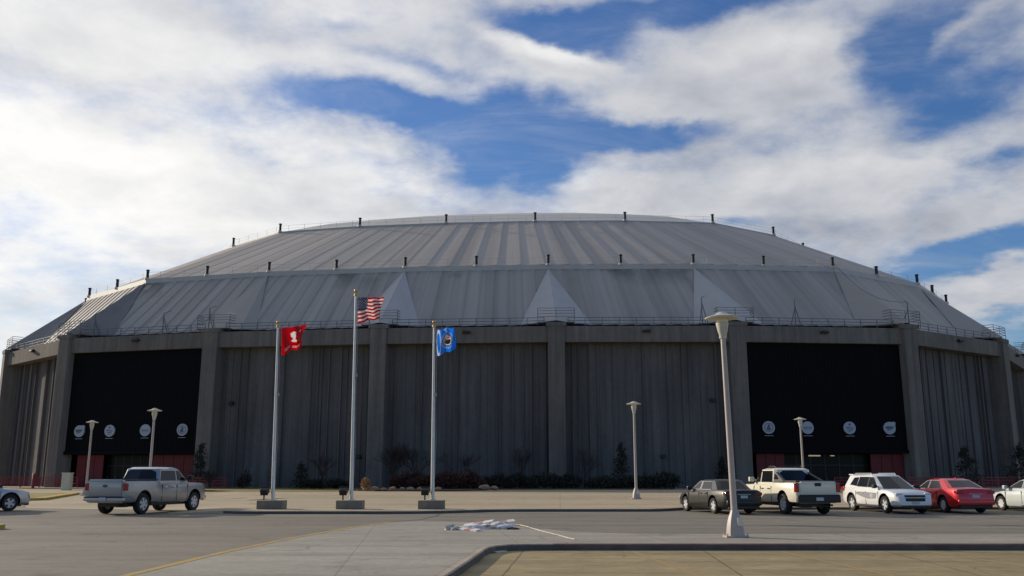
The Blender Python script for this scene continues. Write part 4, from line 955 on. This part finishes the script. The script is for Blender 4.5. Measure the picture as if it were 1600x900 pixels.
def pickup(name, x, y, heading, col, label, style):
    root = empty(name, (x, y, 0.006), label=label, cat='pickup truck', group='pickups' if False else None)
    wb = 3.68 if style == 'open' else 3.30; xs = (wb/2, -wb/2); fx = wb/2+0.95; rx = -wb/2-(1.22 if style == 'open' else 1.20); r = 0.42; tr = 1.70
    rail = 1.40 if style == 'open' else 1.32; W_ = 0.985; hood = 1.30 if style == 'open' else 1.24
    xw = wb/2 - 0.62                                       # windscreen base
    xc = -0.80 if style == 'open' else -0.80                 # rear of cab
    st = [(rx, 0.52, rail-0.01, W_*0.97), (rx+0.05, 0.48, rail, W_), (xs[1]+0.6, 0.46, rail, W_), (xc, 0.44, rail, W_), (xc+0.12, 0.43, rail-0.13 if style == 'open' else rail-0.05, W_), (0.4, 0.42, hood-0.0, W_), (xw, 0.42, hood-0.01, W_), (xw+0.3, 0.42, hood-0.02, W_*0.99), (fx-0.35, 0.44, hood-0.04, W_*0.98), (fx-0.08, 0.48, hood-0.10, W_*0.94), (fx, 0.52, hood-0.20, W_*0.90)]
    body = loft_body(st).build('body', col, root, 32)
    cs = arches(xs, r+0.03, tr)
    c = MB(); c.box(rx+0.07, xc-0.10, -0.80, 0.80, 0.85, 2.0); cs.append(c)
    cut(body, cs)
    ch = MB(); ch.box(rx+0.4, fx-0.5, -0.62, 0.62, 0.32, 0.60); ch.box(-1.2, 0.9, -0.85, 0.85, 0.36, 0.50); ch.build('chassis', M['trim'], root)
    if style == 'open': lv = [(hood-0.06, xc-0.14, xw+0.22, 0.95, 0.09, 0.14), (1.87, xc+0.02, xw-0.52, 0.82, 0.11, 0.08), (1.95, xc+0.18, xw-0.74, 0.70, 0.13, 0.03)]
    else: lv = [(hood-0.05, xc-0.10, xw+0.18, 0.95, 0.09, 0.14), (1.84, xc+0.02, xw-0.50, 0.81, 0.11, 0.08), (1.91, xc+0.18, xw-0.72, 0.69, 0.13, 0.03)]
    g = greenhouse(lv).build('cab', col, root, 32)
    z0 = rail+0.02; zt = 1.79
    f = lambda x, z: (x, z)
    sl = (lv[0][2]-lv[1][2])/(lv[1][0]-lv[0][0])           # windscreen slope
    xf = lambda z: lv[0][2] - 0.16 - (z-lv[0][0])*sl
    xr = lambda z: lv[0][1] + 0.16 + (z-lv[0][0])*(lv[1][1]-lv[0][1])/(lv[1][0]-lv[0][0])
    mid = 0.42
    zl = hood + 0.07
    side_windows(root, [[(mid+0.06, zl), (xf(zl)-0.04, zl), (xf(zt)-0.02, zt), (mid+0.05, zt)], [(xr(zl)+0.0, zl), (mid-0.06, zl), (mid-0.06, zt), (xr(zt)+0.04, zt)]], lv)
    screen('windscreen', root, lv, True); screen('rear_window', root, [(rail-0.02, lv[0][1], lv[0][2], lv[0][3], lv[0][4], lv[0][5])]+lv[1:], False)
    seams(root, W_, [mid, xc+0.16, xw+0.02], 0.52, hood-0.1)
    handles(root, [mid-0.22, xc+0.38], W_, hood-0.20, M['chrome'] if style == 'open' else M['trim'])
    mirrors(root, xw-0.02, 0.93, hood+0.16, M['trim'] if style == 'open' else col, 1.15)
    # tail: lamps, gate, bumper, plate
    tl = mirrored(root, 'tail_light', M['tail'], lambda b, s: bx(b, s, rx-0.02, rx+0.12, 0.82, 0.993, 0.98 if style == 'open' else 0.92, rail-(0.12 if style == 'open' else 0.02), 0, 0.02))
    tg = MB(); tg.box(rx-0.035, rx+0.02, -0.78, 0.78, 0.68 if style == 'open' else 0.80, rail+0.01, 0, None, 0.02); tg.box(rx-0.05, rx+0.01, -0.76, 0.76, rail-0.06, rail+0.03, 0, None, 0.012); gate = tg.build('tailgate', col, root, 40)
    if style == 'open':
        b = MB(); b.box(rx-0.052, rx-0.02, -0.76, 0.76, 1.10, 1.25, 0, None, 0.01); b.build('chrome_band', M['chrome2'], gate)
        b = MB(); T = Matrix.Translation((rx-0.05, 0, 1.17)) @ Matrix.Rotation(R(90), 4, 'Y') @ Matrix.Rotation(R(90), 4, 'Z') @ Matrix.Diagonal((0.13, 0.055, 1, 1)); b.lathe([(0.0, -0.022), (1.0, -0.012), (1.0, 0.01)], 24, 0, T); b.build('badge', M['badge'], gate)
    else:
        b = MB(); b.box(rx-0.06, rx-0.01, -0.14, 0.14, rail-0.16, rail-0.02, 0, None, 0.015); b.build('gate_handle', M['trim'], gate)
    bp = MB(); bp.box(rx-0.12, rx+0.05, -0.95, 0.95, 0.56 if style == 'open' else 0.50, 0.70 if style == 'open' else 0.80, 0, None, 0.035); bp.box(rx-0.16, rx+0.02, -0.90, 0.90, (0.695 if style == 'open' else 0.79), (0.745 if style == 'open' else 0.82), 1, None, 0.01); bp.build('rear_bumper', [M['chrome2'] if style == 'open' else M['trim'], M['trim']], root, 40)
    b = MB(); b.box(rx-0.165, rx-0.13, -0.16, 0.16, 0.58, 0.71, 0, None, 0.006); b.build('number_plate', M['plate'], root)
    mirrored(root, 'headlight', M['head'], lambda b, s: bx(b, s, fx-0.22, fx+0.005, 0.60, 0.87, 0.86, 1.04, 0, 0.02))
    b = MB(); b.box(fx-0.05, fx+0.02, -0.56, 0.56, 0.72, 1.02, 0, None, 0.02); b.build('grille', M['trim'], root)
    b = MB(); b.box(fx-0.12, fx+0.09, -0.90, 0.90, 0.46, 0.68, 0, None, 0.04); b.build('front_bumper', M['chrome'], root, 40)
    add_wheels(root, xs, tr, r, 0.27, 6, M['rim'])
    b = MB(); b.tube([(rx+1.6, -0.45, 0.42), (rx+0.35, -0.55, 0.40), (rx-0.02, -0.6, 0.40)], 0.04, 8); b.box(rx+0.9, rx+1.3, -0.22, 0.22, 0.28, 0.46, 0, None, 0.05); b.box(xs[1]-0.09, xs[1]+0.09, -0.75, 0.75, 0.33, 0.45, 0, None, 0.04); b.build('exhaust', M['trim'], root)
    if style == 'open':
        b = MB()
        for s in (1, -1): bx(b, s, rx+0.06, xc-0.1, 0.80, 0.965, rail+0.005, rail+0.035, 0, 0.012)
        b.build('bed_rail', M['trim'], root)
    else:
        # sail panels from the cab to the bed, black bed cover, grey cladding, roof rack
        for s in (1, -1):
            b = MB(); y0, y1 = s*0.93, s*0.80
            poly = [(xc+0.30, 1.86, 0.76), (xc-0.16, 1.66, 0.80), (xc-0.95, rail+0.04, 0.93), (xc-0.95, rail-0.02, 0.93), (xc+0.1, rail-0.02, 0.93)]
            vs = [(x_, s*y_, z_) for x_, z_, y_ in poly] + [(x_, s*(y_-0.12), z_) for x_, z_, y_ in poly]; k = len(poly)
            b.add(vs, [tuple(range(k)), tuple(range(k, 2*k))[::-1]] + [(i, (i+1) % k, k+(i+1) % k, k+i) for i in range(k)])
            o = b.build('sail_panel', M['trim'], root); fix_normals(o)
            q = MB(); P = [(xc-0.02, s*0.905, rail+0.13), (xc+0.02, s*0.835, 1.66), (xc-0.14, s*0.845, 1.58), (xc-0.38, s*0.90, rail+0.13)]
            if s > 0: P = P[::-1]
            plate(q, P, 0.02); q2 = q.build('quarter_window', M['glass'], o); fix_normals(q2)
        b = MB(); b.box(rx+0.08, xc-0.20, -0.90, 0.90, rail+0.0, rail+0.06, 0, None, 0.02); b.build('bed_cover', M['trim'], root)
        b = MB()
        for s in (1, -1): b.tube([(xw-0.8, s*0.62, 1.90), (xw-0.9, s*0.62, 1.98), (xc+0.4, s*0.62, 1.98), (xc+0.25, s*0.62, 1.90)], 0.02, 6)
        for x_ in (xw-1.0, xc+0.5): b.bar((x_, -0.62, 1.98), (x_, 0.62, 1.98), 0.03)
        b.build('roof_rack', M['trim'], root)
        b = MB(); b.box(xs[0]-0.5-0.0, xs[1]+0.5, 0.965, 1.0, 0.44, 0.60, 0, None, 0.01); b.box(xs[1]+0.5, xs[0]-0.5, -1.0, -0.965, 0.44, 0.60, 0, None, 0.01) if False else None
    place(root, x, y, heading); return root
M['chrome2'] = mat('satin_chrome', (0.45, 0.46, 0.48), 0.35, 0.7); M['badge'] = mat('oval_badge', (0.03, 0.05, 0.12), 0.3, coat=0.6)

def car(name, x, y, heading, col, label, kind, cat):
    root = empty(name, (x, y, 0.006), label=label, cat=cat)
    if kind == 'suv':
        wb, fo, ro, W_, r, tr = 2.86, 0.93, 0.98, 0.92, 0.36, 1.58; xs = (wb/2, -wb/2); fx, rx = wb/2+fo, -wb/2-ro
        st = [(rx, 0.42, 0.98, W_*0.84), (rx+0.10, 0.34, 1.06, W_*0.93), (rx+0.5, 0.27, 1.10, W_), (0, 0.24, 1.05, W_), (0.75, 0.24, 1.03, W_), (1.05, 0.25, 1.02, W_), (fx-0.7, 0.26, 0.97, W_*0.985), (fx-0.25, 0.28, 0.88, W_*0.92), (fx-0.06, 0.30, 0.76, W_*0.84), (fx, 0.34, 0.66, W_*0.76)]
        lv = [(0.99, rx+0.12, 1.22, 0.86, 0.12, 0.20), (1.58, rx+0.42, 0.22, 0.64, 0.12, 0.10), (1.66, rx+0.60, -0.02, 0.52, 0.14, 0.04)]
        wins = [[(0.02, 1.09), (0.86, 1.09), (0.26, 1.50), (0.02, 1.52)], [(-0.96, 1.11), (-0.05, 1.09), (-0.05, 1.52), (-0.90, 1.52)], [(-1.62, 1.18), (-1.03, 1.13), (-1.00, 1.50), (-1.38, 1.48)]]
        spokes = 5
    else:
        wb, fo, ro, W_, r, tr = 2.76, 0.92, 1.12, 0.91, 0.33, 1.56; xs = (wb/2, -wb/2); fx, rx = wb/2+fo, -wb/2-ro
        deck = 1.00 if kind == 'boxy' else 1.06
        st = [(rx, 0.40, deck-0.16, W_*0.86), (rx+0.06, 0.32, deck-0.05, W_*0.91), (rx+0.30, 0.24, deck, W_*0.96), (xs[1]+0.1, 0.20, deck+0.01, W_), (xs[1]+0.6, 0.19, 0.97, W_), (0, 0.18, 0.95, W_), (0.8, 0.18, 0.93, W_), (1.2, 0.19, 0.90, W_*0.99), (fx-0.5, 0.21, 0.82, W_*0.96), (fx-0.15, 0.24, 0.72, W_*0.88), (fx, 0.28, 0.62, W_*0.78)]
        if kind == 'boxy':
            lv = [(0.90, rx+0.62, 1.02, 0.84, 0.10, 0.14), (1.37, rx+1.20, 0.28, 0.63, 0.11, 0.07), (1.43, rx+1.42, 0.06, 0.50, 0.12, 0.03)]
            wins = [[(-0.06, 1.00), (0.72, 1.00), (0.22, 1.33), (-0.06, 1.33)], [(-1.12, 1.00), (-0.13, 1.00), (-0.13, 1.33), (-0.92, 1.33)]]
        else:
            lv = [(0.93, rx+0.35, 1.15, 0.85, 0.12, 0.18), (1.40, rx+1.35, 0.20, 0.61, 0.12, 0.08), (1.46, rx+1.62, -0.05, 0.48, 0.13, 0.03)]
            wins = [[(-0.06, 1.02), (0.84, 1.01), (0.22, 1.35), (-0.06, 1.37)], [(-1.20, 1.06), (-0.13, 1.02), (-0.13, 1.37), (-0.80, 1.35)]]
        spokes = 5 if kind == 'boxy' else 7
    body = loft_body(st).build('body', col, root, 32); cut(body, arches(xs, r+0.015, tr))
    greenhouse(lv).build('cabin', col, root, 32)
    side_windows(root, wins, lv, M['chrome2'] if kind in ('round', 'boxy') else M['trim'])
    screen('windscreen', root, lv, True); screen('rear_window', root, lv, False)
    b = MB(); b.box(rx+0.35, fx-0.35, -0.66, 0.66, 0.20, 0.5); b.build('chassis', M['trim'], root)
    seams(root, W_, [xs[1]+0.45, -0.09, 0.98], 0.34, 0.90); handles(root, [-0.30, xs[1]+0.62], W_-0.01, 0.84, col if kind != 'suv' else M['chrome2'])
    mirrors(root, lv[0][2]-0.32, 0.86, lv[0][0]+0.12, col if kind != 'suv' else M['trim'], 0.85)
    if kind == 'suv':
        mirrored(root, 'headlight', M['head'], lambda b, s: bx(b, s, fx-0.38, fx-0.10, 0.50, 0.80, 0.72, 0.86, 0, 0.03))
        b = MB(); b.box(fx-0.16, fx+0.0, -0.46, 0.46, 0.69, 0.78, 0, None, 0.02); b.box(fx-0.12, fx+0.02, -0.44, 0.44, 0.52, 0.645, 0, None, 0.02); gr = b.build('grille', M['trim'], root)
        b = MB(); b.box(fx-0.1, fx+0.03, -0.46, 0.46, 0.65, 0.685, 0, None, 0.01); b.build('grille_bar', M['chrome2'], gr)
        b = MB(); b.box(fx-0.0, fx+0.045, -0.10, 0.10, 0.64, 0.695, 0, None, 0.01); b.build('badge', M['gold'], gr)
        b = MB(); b.box(fx-0.18, fx+0.015, -0.62, 0.62, 0.24, 0.36, 0, None, 0.03); b.build('lower_intake', M['trim'], root)
        mirrored(root, 'fog_lamp', M['trim'], lambda b, s: bx(b, s, fx-0.30, fx-0.06, 0.52, 0.72, 0.36, 0.47, 0, 0.02))
        b = MB(); b.box(fx, fx+0.03, -0.16, 0.16, 0.41, 0.51, 0, None, 0.005); b.build('number_plate', M['plate'], root)
        mirrored(root, 'tail_light', M['tail'], lambda b, s: bx(b, s, rx+0.02, rx+0.34, 0.76, 0.905, 0.88, 1.08, 0, 0.04))
        mirrored(root, 'roof_rail', M['chrome2'], lambda b, s: b.tube([(0.0, s*0.56, 1.60), (-0.1, s*0.56, 1.68), (-1.5, s*0.56, 1.68), (-1.65, s*0.56, 1.62)], 0.02, 6))
        b = MB(); b.box(rx+0.22, rx+0.62, -0.55, 0.55, 1.60, 1.65, 0, None, 0.02); b.build('rear_spoiler', col, root)
        for s in ((1, -1) if name == 'parked_suv' else ()):        # grey graphic with a pale round emblem on the doors
            def side(P, name, m, par, th):
                Q = [(x_, s*(W_*0.998), z_) for x_, z_ in P]
                if s > 0: Q = Q[::-1]
                b = MB(); plate(b, Q, th); o = b.build(name, m, par); fix_normals(o); return o
            d = side([(0.78, 0.60), (0.86, 0.84), (0.2, 0.86), (-0.7, 0.88), (-1.0, 0.86), (-0.95, 0.78), (-0.4, 0.66), (0.1, 0.58)], 'door_graphic', M['graphic'], root, 0.006)
            side([(0.42+0.13*math.cos(2*PI*k/14), 0.72+0.11*math.sin(2*PI*k/14)) for k in range(14)], 'emblem', M['white_sign'], d, 0.010)
        b = MB()
        for s in (1, -1): bx(b, s, xs[1]+0.42, xs[0]-0.42, W_-0.03, W_+0.012, 0.25, 0.34, 0, 0.01)
        b.build('sill_trim', M['trim'], root)
    else:
        zt_ = deck - 0.10
        mirrored(root, 'tail_light', M['tail'] if kind != 'boxy' else M['tail_dark'], lambda b, s: bx(b, s, rx-0.01, rx+0.26, 0.50, 0.845, zt_-0.14, zt_, 0, 0.03))
        mirrored(root, 'headlight', M['head'], lambda b, s: bx(b, s, fx-0.30, fx-0.02, 0.44, 0.76, 0.58, 0.70, 0, 0.03))
        b = MB(); b.box(fx-0.14, fx+0.01, -0.40, 0.40, 0.48, 0.64, 0, None, 0.02); b.build('grille', M['trim'], root)
        b = MB(); b.box(rx-0.05, rx+0.2, -0.80, 0.80, 0.36, 0.58, 0, None, 0.05); b.build('rear_bumper', col, root, 40)
        b = MB(); b.box(rx-0.015, rx+0.02, -0.16, 0.16, 0.66, 0.77, 0, None, 0.006); b.build('number_plate', M['plate'], root)
        b = MB(); b.box(rx-0.02, rx+0.01, -0.30, 0.30, 0.80, 0.825, 0, None, 0.005); b.build('boot_trim', M['chrome2'], root)
        b = MB(); b.box(rx+0.0, rx+0.3, -0.70, 0.70, 0.22, 0.36, 0, None, 0.03); b.build('lower_valance', M['trim'], root)
        if kind == 'round':
            b = MB(); b.add([(rx+1.62, -0.02, 1.46), (rx+1.46, -0.02, 1.46), (rx+1.46, 0, 1.53), (rx+1.62, 0.02, 1.46), (rx+1.46, 0.02, 1.46)], [(0, 1, 2), (3, 2, 4), (1, 4, 2), (0, 2, 3)]); b.build('aerial', col, root)
    add_wheels(root, xs, tr, r, 0.225, spokes, M['rim'])
    place(root, x, y, heading); return root
M['graphic'] = mat('grey_graphic', (0.30, 0.30, 0.32), 0.4, coat=0.4); M['tail_dark'] = mat('dark_tail_lens', (0.10, 0.008, 0.008), 0.15, coat=0.5)
silver = paint('silver_paint', (0.33, 0.335, 0.34), 0.5, 0.32); cream = paint('cream_paint', (0.80, 0.74, 0.58), 0.0, 0.35); blackp = mat('black_green_paint', (0.008, 0.009, 0.008), 0.4, 0.0, 0.35, noise=2.0, var=0.05, coat=0.25)
white = paint('white_paint', (0.76, 0.76, 0.75), 0.0, 0.35); redp = paint('red_paint', (0.60, 0.008, 0.018), 0.2, 0.3); pearl = paint('pearl_paint', (0.58, 0.62, 0.60), 0.1, 0.3); silver2 = paint('grey_silver_paint', (0.42, 0.44, 0.45), 0.4, 0.32)
pickup('parked_pickup', 12.05, 40.5, 90+10, cream, 'cream crew-cab pickup with sloping sail panels and black bed cover, beside the black sedan', 'sail')
pickup('moving_pickup', -16.0, 40.8, 90-14, silver, 'silver crew-cab pickup seen from behind on the street at the left', 'open')
car('parked_sedan', 9.08, 40.8, 90+14, blackp, 'black boxy sedan at the left end of the parked row, behind the near lamp post', 'boxy', 'car')
car('parked_suv', 16.75, 41.2, -90+7, white, 'white suv with a grey graphic on its doors, parked nose out beside the cream pickup', 'suv', 'suv')
car('parked_sedan', 19.65, 41.7, 90+3, redp, 'bright red rounded sedan parked right of the white suv', 'round', 'car')
car('parked_sedan', 23.75, 41.5, 90+8, pearl, 'pale pearl sedan cut by the right edge, right of the red sedan', 'round', 'car')
car('silver_car', -24.45, 41.4, 50, silver2, 'silver grey car at the left edge with only its nose in view', 'suv', 'car')
